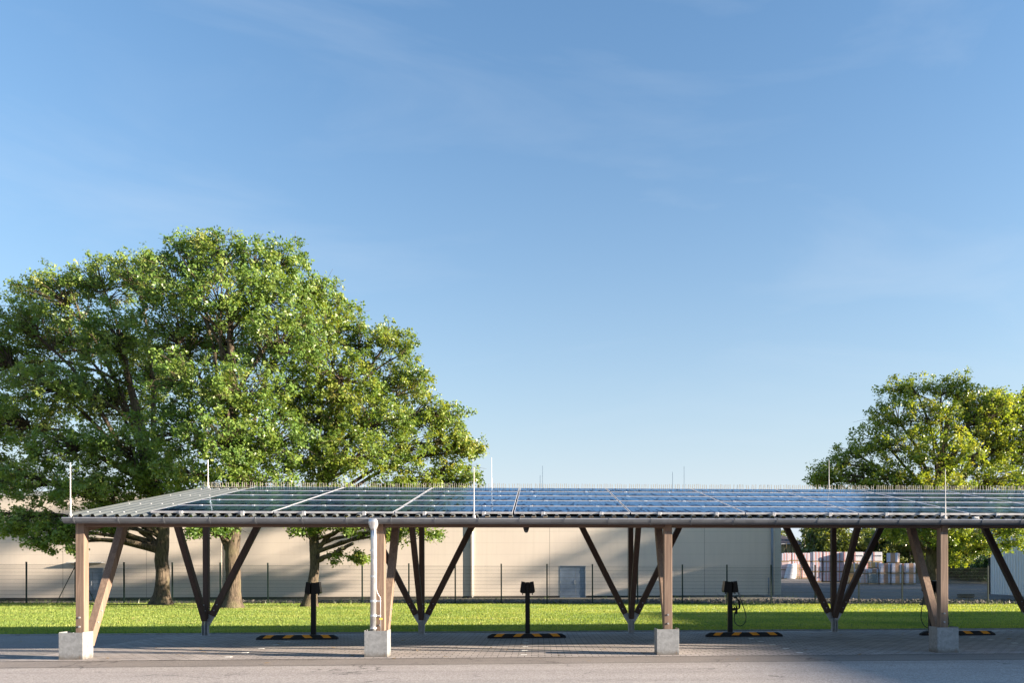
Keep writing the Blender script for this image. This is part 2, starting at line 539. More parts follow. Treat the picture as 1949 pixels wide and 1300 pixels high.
# ------------------------------------------------------------------ mesh tools
class MB:
    def __init__(self):
        self.v, self.f, self.mi = [], [], []

    def add(self, vs, fs, mi=0):
        o = len(self.v)
        self.v += [tuple(p) for p in vs]
        self.f += [tuple(i + o for i in f) for f in fs]
        self.mi += [mi] * len(fs)

    def box(self, lo, hi, mi=0, ch=0.0):
        (x0, y0, z0), (x1, y1, z1) = lo, hi
        if ch <= 0:
            self.add([(x0, y0, z0), (x1, y0, z0), (x1, y1, z0), (x0, y1, z0), (x0, y0, z1), (x1, y0, z1), (x1, y1, z1), (x0, y1, z1)],
                     [(0, 3, 2, 1), (4, 5, 6, 7), (0, 1, 5, 4), (1, 2, 6, 5), (2, 3, 7, 6), (3, 0, 4, 7)], mi)
        else:
            import bmesh
            bm = bmesh.new()
            bmesh.ops.create_cube(bm, size=1)
            for q in bm.verts:
                q.co = Vector(((x0 + x1) / 2 + q.co.x * (x1 - x0), (y0 + y1) / 2 + q.co.y * (y1 - y0), (z0 + z1) / 2 + q.co.z * (z1 - z0)))
            bmesh.ops.bevel(bm, geom=bm.edges[:], offset=ch, segments=1, affect='EDGES', profile=0.5)
            bm.verts.index_update()
            self.add([q.co[:] for q in bm.verts], [[q.index for q in f.verts] for f in bm.faces], mi)
            bm.free()

    def beam(self, p0, p1, w, h, side=(1, 0, 0), ch=0.006, mi=0):
        """rectangular timber from p0 to p1: w along side, h across"""
        p0, p1 = Vector(p0), Vector(p1)
        d = (p1 - p0).normalized()
        s = Vector(side)
        s = (s - d * s.dot(d)).normalized()
        t = d.cross(s)
        a, b = w / 2, h / 2
        prof = [(a - ch, -b), (a, -b + ch), (a, b - ch), (a - ch, b), (-a + ch, b), (-a, b - ch), (-a, -b + ch), (-a + ch, -b)]
        vs = [p + s * x + t * y for p in (p0, p1) for x, y in prof]
        n = 8
        fs = [(i, (i + 1) % n, (i + 1) % n + n, i + n) for i in range(n)]
        fs += [tuple(reversed(range(n))), tuple(range(n, 2 * n))]
        self.add(vs, fs, mi)

    def tube(self, pts, rad, n=8, mi=0, cap=True):
        pts = [Vector(p) for p in pts]
        rad = rad if isinstance(rad, (list, tuple)) else [rad] * len(pts)
        ref = Vector((0.31, 0.17, 0.93))
        rings = []
        for i, p in enumerate(pts):
            d = (pts[min(i + 1, len(pts) - 1)] - pts[max(i - 1, 0)]).normalized()
            if abs(d.dot(ref)) > 0.95:
                ref = Vector((0.9, 0.3, 0.1))
            s = (ref - d * ref.dot(d)).normalized()
            t = d.cross(s)
            rings.append([p + (s * math.cos(2 * math.pi * k / n) + t * math.sin(2 * math.pi * k / n)) * rad[i] for k in range(n)])
        vs = [q for r in rings for q in r]
        fs = []
        for i in range(len(pts) - 1):
            for k in range(n):
                a, b = i * n + k, i * n + (k + 1) % n
                fs.append((a, b, b + n, a + n))
        if cap:
            fs.append(tuple(reversed(range(n))))
            fs.append(tuple(range((len(pts) - 1) * n, len(pts) * n)))
        self.add(vs, fs, mi)

    def mesh(self, name, mats, smooth=False):
        me = bpy.data.meshes.new(name)
        me.from_pydata(self.v, [], self.f)
        for mm in ([mats] if isinstance(mats, str) else mats):
            me.materials.append(MAT[mm])
        me.polygons.foreach_set('material_index', self.mi)
        if smooth:
            me.polygons.foreach_set('use_smooth', [True] * len(me.polygons))
        me.update()
        return me

    def build(self, name, mats, parent=None, loc=None, smooth=False):
        o = bpy.data.objects.new(name, self.mesh(name, mats, smooth))
        COL.objects.link(o)
        if parent:
            o.parent = parent
        if loc is not None:
            o.location = loc
        return o


def link(me, name, parent=None, loc=(0, 0, 0), rot=(0, 0, 0), scale=None):
    o = bpy.data.objects.new(name, me)
    COL.objects.link(o)
    o.parent = parent
    o.location = loc
    o.rotation_euler = rot
    if scale:
        o.scale = scale
    return o


def tag(o, label=None, cat=None, group=None, kind=None):
    if label:
        o['label'] = label
    if cat:
        o['category'] = cat
    if group:
        o['group'] = group
    if kind:
        o['kind'] = kind
    return o


def empty(name, loc=(0, 0, 0), rz=0, **kw):
    o = bpy.data.objects.new(name, None)
    o.empty_display_size = 0.2
    COL.objects.link(o)
    o.location = loc
    o.rotation_euler = (0, 0, rz)
    return tag(o, **kw)


def copy_tree(o, parent=None):
    c = o.copy()
    COL.objects.link(c)
    c.parent = parent
    for ch in o.children:
        copy_tree(ch, c)
    return c


def npmesh(name, verts, nper, mats, tint=None):
    """many separate n-gons: verts (N*nper,3)"""
    nv = len(verts)
    nf = nv // nper
    me = bpy.data.meshes.new(name)
    me.vertices.add(nv)
    me.vertices.foreach_set('co', np.ascontiguousarray(verts, dtype=np.float32).ravel())
    me.loops.add(nv)
    me.loops.foreach_set('vertex_index', np.arange(nv, dtype=np.int32))
    me.polygons.add(nf)
    me.polygons.foreach_set('loop_start', np.arange(0, nv, nper, dtype=np.int32))
    if tint is not None:
        a = me.attributes.new('tint', 'FLOAT', 'FACE')
        a.data.foreach_set('value', np.asarray(tint, dtype=np.float32))
    for mm in ([mats] if isinstance(mats, str) else mats):
        me.materials.append(MAT[mm])
    me.update(calc_edges=True)
    return me


# ------------------------------------------------------------------ terrain heights
def lerp(a, b, t):
    return a + (b - a) * max(0.0, min(1.0, t))


def fence_h(X):
    return 0.10 - 0.31 * (max(-40, min(45, X)) + 26) / 59


def base_h(X):
    return float(np.interp(X, [-45, -26, 10, 23.8, 29, 45, 70], [-0.06, -0.04, 0.06, 0.12, 0.06, 0.02, 0.0]))


def hgt(X, Y):
    if Y < 29.2:
        return lerp(0.03, fence_h(X), (Y - 6.0) / 23.2)
    if Y < 33.5:
        return lerp(fence_h(X), base_h(X), (Y - 29.2) / 4.3)
    if X > 20:
        return base_h(X) + 0.0215 * (Y - 33.5)
    return base_h(X)


def grid_obj(name, xs, ys, hf, mat, **kw):
    b = MB()
    vs = [(x, y, hf(x, y)) for y in ys for x in xs]
    n = len(xs)
    fs = [(j * n + i, j * n + i + 1, (j + 1) * n + i + 1, (j + 1) * n + i) for j in range(len(ys) - 1) for i in range(n - 1)]
    b.add(vs, fs)
    o = b.build(name, mat, smooth=True)
    return tag(o, **kw)


lin = lambda a, b, n: [a + (b - a) * i / (n - 1) for i in range(n)]
grid_obj('ground', lin(-2500, 2500, 11), lin(-2500, 2500, 11), lambda x, y: -0.42, 'soil', kind='structure')
PAVE_X = -1.3
grid_obj('road', lin(-120, 69, 4), [-60, -16, -1.15], lambda x, y: -0.004, 'road_asphalt', kind='structure')
grid_obj('road_edge', lin(-120, 69, 4), [-1.15, -0.22], lambda x, y: 0.0, 'edge_asphalt', kind='structure')
grid_obj('driveway', [-120, -40, PAVE_X], [-0.22, 3, 5.95], lambda x, y: 0.004 if y > 1 else 0.003, 'drive_asphalt', kind='structure')
pav = grid_obj('paving', [PAVE_X, 10, 28], [-0.22, 3, 5.95], lambda x, y: 0.006, 'pavers', kind='structure')
grid_obj('side_road', [28, 69], [-0.22, 5.95], lambda x, y: 0.003, 'drive_asphalt', kind='structure')
for q, X in enumerate((2.2, 7.42, 12.5, 17.65)):
    for Yk in (0.25, 1.05, 1.9, 2.75, 3.5):
        mb = MB()
        mb.box((X - 0.055, Yk - 0.05, 0.0), (X + 0.055, Yk + 0.05, 0.010))
        mb.build('marker_stone', 'marker_white', pav)
kb = MB()
for i in range(150):
    kb.box((-120 + i * 1.25, 5.955, -0.1), (-120 + i * 1.25 + 1.24, 6.04, 0.035), 0, 0.008)
tag(kb.build('kerb', 'kerb_stone'), kind='structure')
grid_obj('lawn', lin(-90, 69, 54), lin(6.04, 29.2, 24), hgt, 'turf', kind='structure')
grid_obj('path', lin(-60, 26, 30), [29.2, 30.5, 32, 33.5, 37.1], hgt, 'soil', kind='structure')
grid_obj('yard', lin(26, 75, 20), [29.2, 30.5, 32.2], hgt, 'soil', kind='structure')
grid_obj('yard_pavement', lin(22, 75, 20), [32.2, 33.5] + lin(36, 140, 20), lambda x, y: hgt(max(x, 24.1), y) + 0.012, 'yard_asphalt', kind='structure')

# ------------------------------------------------------------------ carport
BAY, NB = 5.18, 6            # six frames stand along the bay line
PX0, BX0, RX0 = -0.31, -0.35, -0.36
SL = 0.2                     # roof slope
def sheet_z(Y):
    return 2.485 + SL * (Y - 0.12)
XL, XR = -0.42, 26.6
YF, YR = 0.12, 5.5
cp = empty('carport', (0, 0, 0), label='long timber carport with solar panels on its sloping metal roof', cat='carport')

# front posts, bases, struts
def bolt(mb, p, d, r=0.017, mi=1):
    p, d = Vector(p), Vector(d)
    mb.tube([p, p + d * 0.022], r, 8, mi)

post_mesh = MB()
post_mesh.beam((0, 0, 0.08), (0, 0, 2.32), 0.145, 0.15, (1, 0, 0))
for z in (0.56, 0.72):
    bolt(post_mesh, (-0.005, -0.074, z), (0, -1, 0))
post_me = post_mesh.mesh('front_post', ['post_wood', 'galvanised'])
end_mesh = MB()
end_mesh.beam((0, 0, 0.08), (0, 0, 2.44), 0.145, 0.15, (1, 0, 0))
for z in (0.56, 0.72):
    bolt(end_mesh, (-0.005, -0.074, z), (0, -1, 0))
end_me = end_mesh.mesh('front_post', ['post_wood', 'galvanised'])
base_mesh = MB()
t = 0.008
base_mesh.box((-0.2, 0, 0), (0.2, t, 0.465), 0, 0.002)
base_mesh.box((-0.2, t, 0), (-0.2 + t, 0.32, 0.475), 0, 0.002)
base_mesh.box((0.2 - t, t, 0), (0.2, 0.32, 0.475), 0, 0.002)
base_mesh.box((-0.2 + t, 0.02, 0.0), (0.2 - t, 0.30, 0.09), 1)
base_mesh.box((-0.035, 0.2, 0.02), (-0.02, 0.50, 0.36), 0, 0.002)
base_mesh.box((0.03, t, 0.4), (0.034, 0.04, 0.47), 0)
N = NM('base_steel')
v = N.coord()
f = N.noise(v, 9, 6, 0.65)
vo = N.n('TexVoronoi')
vo.inputs['Scale'].default_value = 26
N.l(v, vo.inputs['Vector'])
c = N.ramp(N.math('MULTIPLY_ADD', sep(N, vo.outputs['Color'])[0], 0.35, N.math('MULTIPLY', f, 0.65)), [(0.25, (0.195, 0.202, 0.21)), (0.75, (0.29, 0.30, 0.31))])
dz = sep(N, v)[2]
spl = N.math('SUBTRACT', N.math('ADD', N.noise(v, 14, 5, 0.7), 0.02), N.math('MULTIPLY', dz, 4.2))
c = N.mix(N.ramp(spl, [(0.12, (0, 0, 0)), (0.45, (0.75, 0.75, 0.75))]), c, (0.11, 0.095, 0.078))
rust = N.noise(N.coord((5, 5, 2.5)), 2.2, 5, 0.6, 0.4)
c = N.mix(N.math('MULTIPLY', N.ramp(rust, [(0.66, (0, 0, 0)), (0.72, (1, 1, 1))]), 0.45), c, (0.16, 0.105, 0.07))
N.set(Base_Color=c, Metallic=0.15, Roughness=0.55)
MAT['base_steel'] = N.m
base_me = base_mesh.mesh('post_base', ['base_steel', 'concrete'])
strut_mesh = MB()
strut_mesh.beam((0, 0.40, 0.23), (0, 1.66, 2.58), 0.135, 0.15, (1, 0, 0))
for q in (0.62, 0.82):
    bolt(strut_mesh, (0.066, 0.5 + (q - 0.5) * 0.55, q), (1, 0, 0), 0.014)
strut_me = strut_mesh.mesh('front_strut', ['post_wood', 'galvanised'])
rp = MB()
rp.beam((0, 5.52, 0.42), (0, 5.52, 3.16), 0.12, 0.14, (1, 0, 0))
for q in (0.52, 0.66):
    bolt(rp, (0.06, 5.5, q), (1, 0, 0), 0.013)
rp_me = rp.mesh('rear_post', ['strut_wood_shaded', 'galvanised'])
fs_ = MB()
fs_.beam((0, 5.43, 0.40), (0, 3.74, 3.0), 0.12, 0.14, (1, 0, 0))
for q in (0.62, 0.76):
    bolt(fs_, (0.06, 5.43 - (q - 0.4) * 0.65, q), (1, 0, 0), 0.013)
fs_me = fs_.mesh('forward_strut', ['strut_wood_shaded', 'galvanised'])
side_me = {}
for s in (-1, 1):
    ss = MB()
    ss.beam((s * 0.145, 5.50, 0.50), (s * 1.46, 5.50, 3.13), 0.13, 0.14, (0, 1, 0))
    for q in (0.62, 0.76):
        bolt(ss, (s * (0.145 + (q - 0.5) * 0.5 + 0.01), 5.435, q), (0, -1, 0), 0.016)
    side_me[s] = ss.mesh('side_strut', ['strut_wood_shaded', 'galvanised'])


def foot_mesh(arms):
    fm = MB()
    # upright blades of the foot, tapering arms, base plate
    fm.box((-0.1, 5.42, 0.0), (0.1, 5.6, 0.012), 0)
    fm.box((-0.006, 5.425, 0.012), (0.006, 5.60, 0.62), 0)
    for s in (-1, 1):
        a = 1 if s in arms else 0
        xs = s * 0.008
        pts = [(xs, 0.012), (s * 0.07, 0.012), (s * 0.07, 0.22)]
        pts += [(s * 0.27, 0.56), (s * 0.15, 0.62), (xs, 0.40)] if a else [(xs, 0.30)]
        n = len(pts)
        vs = [(x, y, z) for y in (5.494, 5.506) for x, z in pts]
        f1, f2 = tuple(range(n)), tuple(reversed(range(n, 2 * n)))
        if s > 0:
            f1, f2 = tuple(reversed(f1)), tuple(reversed(f2))
        sides = [(i, (i + 1) % n, (i + 1) % n + n, i + n) for i in range(n)]
        fm.add(vs, [f1, f2] + sides)
        if not a:
            fm.box((s * 0.07 - 0.006, 5.44, 0.012), (s * 0.07 + 0.006, 5.56, 0.40), 0)
    fm.box((-0.075, 5.425, 0.012), (-0.065, 5.49, 0.30))
    fm.box((0.065, 5.425, 0.012), (0.075, 5.49, 0.30))
    return fm.mesh('steel_foot', 'steel_bluegrey')


foot_mid, foot_end = foot_mesh((-1, 1)), foot_mesh((1,))
for i in range(NB):
    x = PX0 + BAY * i
    link(end_me if i in (0, NB - 1) else post_me, 'front_post', cp, (x, 0.275, 0))
    link(base_me, 'post_base', cp, (BX0 + BAY * i, 0, 0.004))
    link(strut_me, 'front_strut', cp, (x + 0.03, 0, 0))
    rx = RX0 + BAY * i
    link(rp_me, 'rear_post', cp, (rx, 0.0, 0))
    link(fs_me, 'forward_strut', cp, (rx, 0, 0))
    if i > 0:
        link(side_me[-1], 'side_strut', cp, (rx, 0, 0))
    if i < NB - 1:
        link(side_me[1], 'side_strut', cp, (rx, 0, 0))
    link(foot_end if i == 0 else foot_mid, 'steel_foot', cp, (rx, 0, 0.006))
    rb = MB()
    rb.beam((x, 0.36 if i in (0, NB - 1) else 0.16, sheet_z(0.36) - 0.19), (x, YR - 0.03, sheet_z(YR - 0.03) - 0.19 - 0.0), 0.12, 0.2, (1, 0, 0))
    rb.build('rafter', 'rafter_wood', cp)
fb = MB()
fb.beam((PX0 + 0.078, 0.275, 2.39), (PX0 + BAY * (NB - 1) - 0.078, 0.275, 2.39), 0.14, 0.15, (0, 1, 0))
fb.build('front_beam', 'beam_wood', cp)
eb = MB()  # dark strip added behind the eave so the hollow rib ends stay dark
eb.box((PX0 - 0.05, 0.21, 2.466), (PX0 + BAY * (NB - 1) + 0.05, 0.235, sheet_z(0.21) - 0.008))
eb.build('rib_shade_strip', 'beam_wood', cp)
rbm = MB()
rbm.beam((RX0 - 0.06, 5.40, 3.26), (RX0 + BAY * (NB - 1) + 0.06, 5.40, 3.26), 0.10, 0.20, (0, 1, 0))
rbm.build('rear_beam', 'beam_wood', cp)
for k, Yp in enumerate((0.95, 1.75, 2.6, 3.45, 4.3, 5.0)):
    pb = MB()
    pb.beam((XL + 0.1, Yp, sheet_z(Yp) - 0.055), (XR - 0.1, Yp, sheet_z(Yp) - 0.055), 0.08, 0.07, (0, 1, 0))
    pb.build('purlin', 'beam_wood', cp)

# trapezoidal sheet
pit, rib, flat = 0.207, 0.046, 0.0
prof = []
x = XL
while x < XR:
    prof += [(x, 0.0), (x + 0.115, 0.0), (x + 0.139, rib), (x + 0.183, rib)]
    x += pit
prof.append((x, 0.0))
sh = MB()
n = len(prof)
vs = []
th = 0.006
for (Yq, off) in ((YF, 0), (YR, 0), (YF, -th), (YR, -th)):
    vs += [(px_, Yq, sheet_z(Yq) + pz + off) for px_, pz in prof]
fs = [(i, i + 1, n + i + 1, n + i) for i in range(n - 1)]
fs += [(2 * n + i + 1, 2 * n + i, 3 * n + i, 3 * n + i + 1) for i in range(n - 1)]
fs += [(i + 1, i, 2 * n + i, 2 * n + i + 1) for i in range(n - 1)]
fs += [(n + i, n + i + 1, 3 * n + i + 1, 3 * n + i) for i in range(n - 1)]
fs += [(0, n, 3 * n, 2 * n)]
sh.add(vs, fs)
# screws on the ribs of the open strip
for Yq in (0.35, 1.75, 3.45, 5.0):
    for k in range(9):
        cx = XL + k * pit + 0.161
        if cx < XR:
            z = sheet_z(Yq) + rib
            sh.tube([(cx, Yq, z), (cx, Yq, z + 0.012)], 0.016, 6, 1)
# edge flashing on the left verge
sh.box((XL - 0.012, YF, sheet_z(YF) - 0.12), (XL - 0.004, YF + 0.01, sheet_z(YF) + 0.02), 0)
sh.build('roof_sheet', ['roof_coat', 'aluminium'], cp)
vg = MB()
vg.beam((XL - 0.02, YF, sheet_z(YF) - 0.02), (XL - 0.02, YR, sheet_z(YR) - 0.02), 0.012, 0.14, (1, 0, 0), 0.002)
vg.build('verge_flashing', 'roof_coat', cp)

# solar panels
PW, PH, PP, PQ, NR, NC = 2.098, 1.035, 2.127, 1.053, 5, 12
XP0, YP0 = 0.87, 0.25
ang = math.atan(SL)
gm = MB()
gm.box((0.011, 0.011, 0.004), (PW - 0.011, PH - 0.011, 0.033))
glass_me = gm.mesh('solar_panel', 'solar_glass')
fm = MB()
fm.box((0, 0, 0), (PW, 0.011, 0.036), 0, 0.0015)
fm.box((0, PH - 0.011, 0), (PW, PH, 0.036), 0, 0.0015)
fm.box((0, 0.011, 0), (0.011, PH - 0.011, 0.036), 0, 0.0015)
fm.box((PW - 0.011, 0.011, 0), (PW, PH - 0.011, 0.036), 0, 0.0015)
frame_me = fm.mesh('panel_frame', 'aluminium')
cm = MB()
cm.box((-0.03, -0.016, -0.04), (0.03, 0.012, 0.040), 0, 0.003)
clamp_me = cm.mesh('clamp', 'aluminium')
pz0 = 2.553
for r_ in range(NR):
    for c_ in range(NC):
        d = r_ * PQ
        loc = (XP0 + c_ * PP, YP0 + d * math.cos(ang), pz0 + d * math.sin(ang))
        p = link(glass_me, 'solar_panel', cp, (loc[0], loc[1], loc[2] + 0.006), (ang - 0.006, 0, 0))
        link(frame_me, 'panel_frame', p)
        for cx in (0.52, 1.58):
            jx = 0.0 if r_ == 0 else random.uniform(-0.25, 0.25)
            link(clamp_me, 'clamp', p, (cx + jx, -0.004, 0))
for c_ in range(NC * 2):
    # short feet under the lowest row
    pass

# spike comb along the ridge
sc_ = MB()
ridge = sheet_z(YR) + rib
sc_.box((XL, YR - 0.05, ridge), (XR, YR + 0.012, ridge + 0.012), 0)
x = XL
while x < XR:
    hsp = 0.115 + random.uniform(-0.01, 0.01)
    lean = random.uniform(-0.012, 0.012)
    w2 = 0.0065
    y0 = YR - 0.02 + random.uniform(-0.006, 0.006)
    zb = ridge + 0.012
    sc_.add([(x - w2, y0 - 0.004, zb), (x + w2, y0 - 0.004, zb), (x + w2, y0 + 0.004, zb), (x - w2, y0 + 0.004, zb),
             (x - w2 + lean, y0 - 0.004, zb + hsp), (x + w2 + lean, y0 - 0.004, zb + hsp), (x + w2 + lean, y0 + 0.004, zb + hsp), (x - w2 + lean, y0 + 0.004, zb + hsp)],
            [(4, 5, 6, 7), (0, 1, 5, 4), (1, 2, 6, 5), (2, 3, 7, 6), (3, 0, 4, 7)])
    x += 0.052 if random.random() < 0.82 else 0.085
plain('spike_grey', (0.34, 0.31, 0.26), 0.7, 0.2, 30)
sc_.build('spike_comb', 'spike_grey', cp)

# gutter: half-round trough with bead
gu = MB()
gc, gz, gr = 0.07, 2.452, 0.075
seg = 12
for k in range(seg):
    a0, a1 = math.pi + math.pi * k / seg, math.pi + math.pi * (k + 1) / seg
    for rr, flip in ((gr, 0), (gr - 0.004, 1)):
        p = [(XL - 0.07, gc + rr * math.cos(a0), gz + rr * math.sin(a0) * 1.25), (XL - 0.07, gc + rr * math.cos(a1), gz + rr * math.sin(a1) * 1.25),
             (XR + 0.05, gc + rr * math.cos(a1), gz + rr * math.sin(a1) * 1.25), (XR + 0.05, gc + rr * math.cos(a0), gz + rr * math.sin(a0) * 1.25)]
        gu.add(p, [(0, 1, 2, 3) if flip else (3, 2, 1, 0)])
gu.tube([(XL - 0.07, gc - gr, gz), (XR + 0.05, gc - gr, gz)], 0.010, 8, 1)  # bead in lighter zinc: its bright highlight is put into the colour
gu.tube([(XL - 0.07, gc + gr, gz), (XR + 0.05, gc + gr, gz)], 0.006, 6)
for xe in (XL - 0.07, XR + 0.05):
    cap = [(xe, gc + gr * math.cos(math.pi + math.pi * k / seg), gz + gr * math.sin(math.pi + math.pi * k / seg) * 1.25) for k in range(seg + 1)]
    gu.add(cap, [tuple(range(seg + 1))])
gutter = gu.build('gutter', ['zinc', 'pipe_zinc'], cp, smooth=False)
bm_ = MB()
for k in range(seg):
    a0, a1 = math.pi + math.pi * k / seg, math.pi + math.pi * (k + 1) / seg
    q = []
    for xx in (-0.012, 0.012):
        for aa in (a0, a1):
            q.append((xx, gc + (gr + 0.005) * math.cos(aa), gz + (gr + 0.005) * math.sin(aa) * 1.25))
    bm_.add(q, [(0, 1, 3, 2)])
    q2 = [(a, gc + (b - gc) * 0.93, gz + (c - gz) * 0.93) for a, b, c in q]
    bm_.add(q + q2, [(0, 4, 5, 1), (2, 3, 7, 6)])
bm_.box((-0.012, gc - gr - 0.011, gz - 0.008), (0.012, gc - gr + 0.01, gz + 0.012), 0, 0.002)
br_me = bm_.mesh('gutter_bracket', 'zinc')
xx = -0.32
k = 0
while xx < XR:
    link(br_me, 'gutter_bracket', gutter, (xx + random.uniform(-0.03, 0.03), 0, 0))
    xx += 0.77
    k += 1

# downpipe at the second post
dpx = PX0 + BAY - 0.09
dp = MB()
dp.tube([(dpx, gc, gz - 0.005), (dpx, gc, gz - 0.07), (dpx, gc, gz - 0.17), (dpx, gc, gz - 0.20)], [0.105, 0.10, 0.060, 0.056], 20)
dp.tube([(dpx, gc, gz - 0.18), (dpx, gc + 0.006, 2.10), (dpx - 0.0, 0.09, 1.95), (dpx - 0.02, 0.10, 0.42)], [0.054, 0.053, 0.052, 0.052], 20)
dpo = dp.build('downpipe', 'pipe_zinc', cp, smooth=True)
for z in (1.88, 1.42, 0.98, 0.72, 0.50):
    c_ = MB()
    c_.tube([(dpx - 0.01, 0.095, z), (dpx - 0.01, 0.095, z + 0.028)], 0.058, 20)
    if z in (0.98, 0.72):
        c_.box((dpx + 0.04, 0.08, z), (dpx + 0.12, 0.11, z + 0.025), 0, 0.003)
    c_.build('pipe_clamp', 'pipe_zinc', dpo)
cd = MB()
cd.tube([(dpx + 0.02, 0.015, 2.30), (dpx + 0.03, 0.03, 2.1), (dpx + 0.045, 0.09, 1.95), (dpx + 0.04, 0.10, 1.22), (dpx + 0.055, 0.13, 1.13), (dpx + 0.10, 0.15, 1.05), (dpx + 0.105, 0.15, 0.42)], 0.007, 8)
cdo = cd.build('earthing_wire', 'aluminium', cp, smooth=True)
yt = MB()
yt.box((dpx + 0.085, 0.13, 0.66), (dpx + 0.14, 0.137, 0.69), 0)
yt.build('tag', 'yellow_tag', cdo)

# lightning rods
def rod(x, y, z0, z1, parent=cp, r=0.0085):
    rr = MB()
    rr.tube([(x, y, z0), (x, y, z0 + (z1 - z0) * 0.35), (x, y, z0 + (z1 - z0) * 0.36), (x, y, z1)], [r * 1.25, r * 1.25, r * 0.8, r * 0.7], 8)
    rr.box((x - 0.025, y - 0.02, z0 - 0.01), (x + 0.025, y + 0.02, z0 + 0.05), 0, 0.006)
    rr.build('lightning_rod', 'rod_metal', parent)


for x, zt in ((-0.43, 3.42), (6.54, 3.38), (15.22, 3.40)):
    rod(x, 0.14, sheet_z(0.14) - 0.01, zt)
for x, zt in ((-0.28, 4.27), (6.54, 4.37), (15.04, 4.36)):
    rod(x, YR - 0.06, sheet_z(YR) + 0.03, zt)
for x in (15.75, 16.75):
    mb = MB()
    mb.box((x - 0.05, 0.02, gz + 0.005), (x + 0.05, 0.10, gz + 0.06), 0, 0.008)
    mb.tube([(x - 0.03, 0.015, gz + 0.03), (x + 0.03, 0.015, gz + 0.03)], 0.012, 8)
    mb.build('rod_clamp', 'rod_metal', cp)

# dome lamp under the front beam
p = at(1001.5, 1004.5, 0.30)
dl = empty('dome_camera', (p.x, 0.30, 2.315), label='small black dome camera hanging under the front beam of the carport', cat='camera')
mb = MB()
mb.tube([(0, 0, 0), (0, 0, -0.02), (0, 0, -0.05)], [0.055, 0.052, 0.044], 20)
mb.build('housing', 'black_plastic', dl, smooth=False)
mb = MB()
mb.tube([(0, 0, -0.05), (0, 0, -0.065), (0, 0, -0.085), (0, 0, -0.095)], [0.042, 0.040, 0.028, 0.010], 20)
mb.build('dome', 'dark_glass', dl, smooth=True)

# ------------------------------------------------------------------ wheel stops
ws = MB()
Lh = 0.9
pf = [(-0.075, 0.0), (-0.075, 0.035), (-0.045, 0.10), (0.045, 0.10), (0.075, 0.035), (0.075, 0.0)]
xs_ = [(-Lh, 0.45), (-Lh + 0.10, 1.0), (Lh - 0.10, 1.0), (Lh, 0.45)]
vs = [(x, y * (1.0), z * s if z > 0 else 0) for x, s in xs_ for y, z in pf]
fs = []
for i in range(3):
    for k in range(5):
        fs.append((i * 6 + k, i * 6 + k + 1, (i + 1) * 6 + k + 1, (i + 1) * 6 + k))
fs += [tuple(reversed(range(6))), tuple(range(18, 24))]
ws.add(vs, [tuple(reversed(f)) for f in fs])
stop_me = ws.mesh('wheel_stop', 'black_rubber')
tape_me = []
for k, (xa, lean) in enumerate(((-0.62, 1), (-0.18, 1), (0.22, -1), (0.64, -1))):
    tp = MB()
    e = 0.002
    l_ = 0.05 * lean
    wd = 0.085
    q = []
    for (y, z, sh_) in ((-0.075 - e, 0.037, -l_), (-0.045 - e, 0.10 + e, l_ * 0.6), (0.045, 0.10 + e, l_ * 1.4)):
        q += [(xa - wd + sh_, y, z), (xa + wd + sh_, y, z)]
    tp.add(q, [(0, 1, 3, 2), (2, 3, 5, 4)])
    tape_me.append(tp.mesh('reflective_strip', 'orange_tape'))
LAB_STOP = ['black rubber wheel stop with orange stripes left of the downpipe post', 'black rubber wheel stop with orange stripes in front of the cable free middle charging post',
            'black rubber wheel stop with orange stripes before the charger with a looped cable', 'black rubber wheel stop with orange stripes partly hidden behind the rightmost steel base']
for X, lb in zip((2.23, 7.42, 12.50, 17.65), LAB_STOP):
    s_ = tag(link(stop_me, 'wheel_stop', None, (X, 4.13, 0.006)), lb, 'wheel stop', 'wheel stops in the parking bays')
    for tm in tape_me:
        link(tm, 'reflective_strip', s_)

# ------------------------------------------------------------------ charging posts
pole = MB()
pole.box((-0.058, -0.06, 0.0), (0.058, 0.06, 1.27), 0, 0.008)
pole.box((-0.10, -0.10, 0.0), (0.10, 0.10, 0.012), 0, 0.003)
pole_me = pole.mesh('pole', 'black_plastic')
box_me = {}
for s in (-1, 1):
    b = MB()
    # wallbox standing on the side face of the pole, flaring out towards its foot
    o = [(0.060, 1.0), (0.165, 1.015), (0.185, 1.05), (0.150, 1.30), (0.060, 1.285)]
    n = len(o)
    for ya, yb, sc1 in ((-0.15, 0.15, 1.0),):
        vs = [(s * x, y * (0.86 if j in (0, 4) else 1.0), z) for y in (ya, yb) for j, (x, z) in enumerate(o)]
        f = [tuple(range(n)), tuple(reversed(range(n, 2 * n)))] + [(i, i + n, (i + 1) % n + n, (i + 1) % n) for i in range(n)]
        if s > 0:
            f = [tuple(reversed(q)) for q in f]
        b.add(vs, f)
    b.tube([(s * 0.12, -0.02, 1.01), (s * 0.12, -0.02, 0.965)], 0.014, 8)
    box_me[s] = b.mesh('wallbox', 'black_plastic')
plate = MB()
plate.box((-0.05, -0.068, 1.0), (0.05, -0.055, 1.282), 0, 0.004)
plate_me = plate.mesh('front_plate', 'black_plastic')


def cable(pts, r=0.011):
    # smooth the control points a little
    P = [Vector(p) for p in pts]
    out = []
    for i in range(len(P) - 1):
        p0, p1, p2, p3 = P[max(i - 1, 0)], P[i], P[i + 1], P[min(i + 2, len(P) - 1)]
        for k in range(6):
            t_ = k / 6
            out.append(0.5 * ((2 * p1) + (p2 - p0) * t_ + (2 * p0 - 5 * p1 + 4 * p2 - p3) * t_ ** 2 + (3 * p1 - p0 - 3 * p2 + p3) * t_ ** 3))
    out.append(P[-1])
    c = MB()
    c.tube(out, r, 8)
    return c


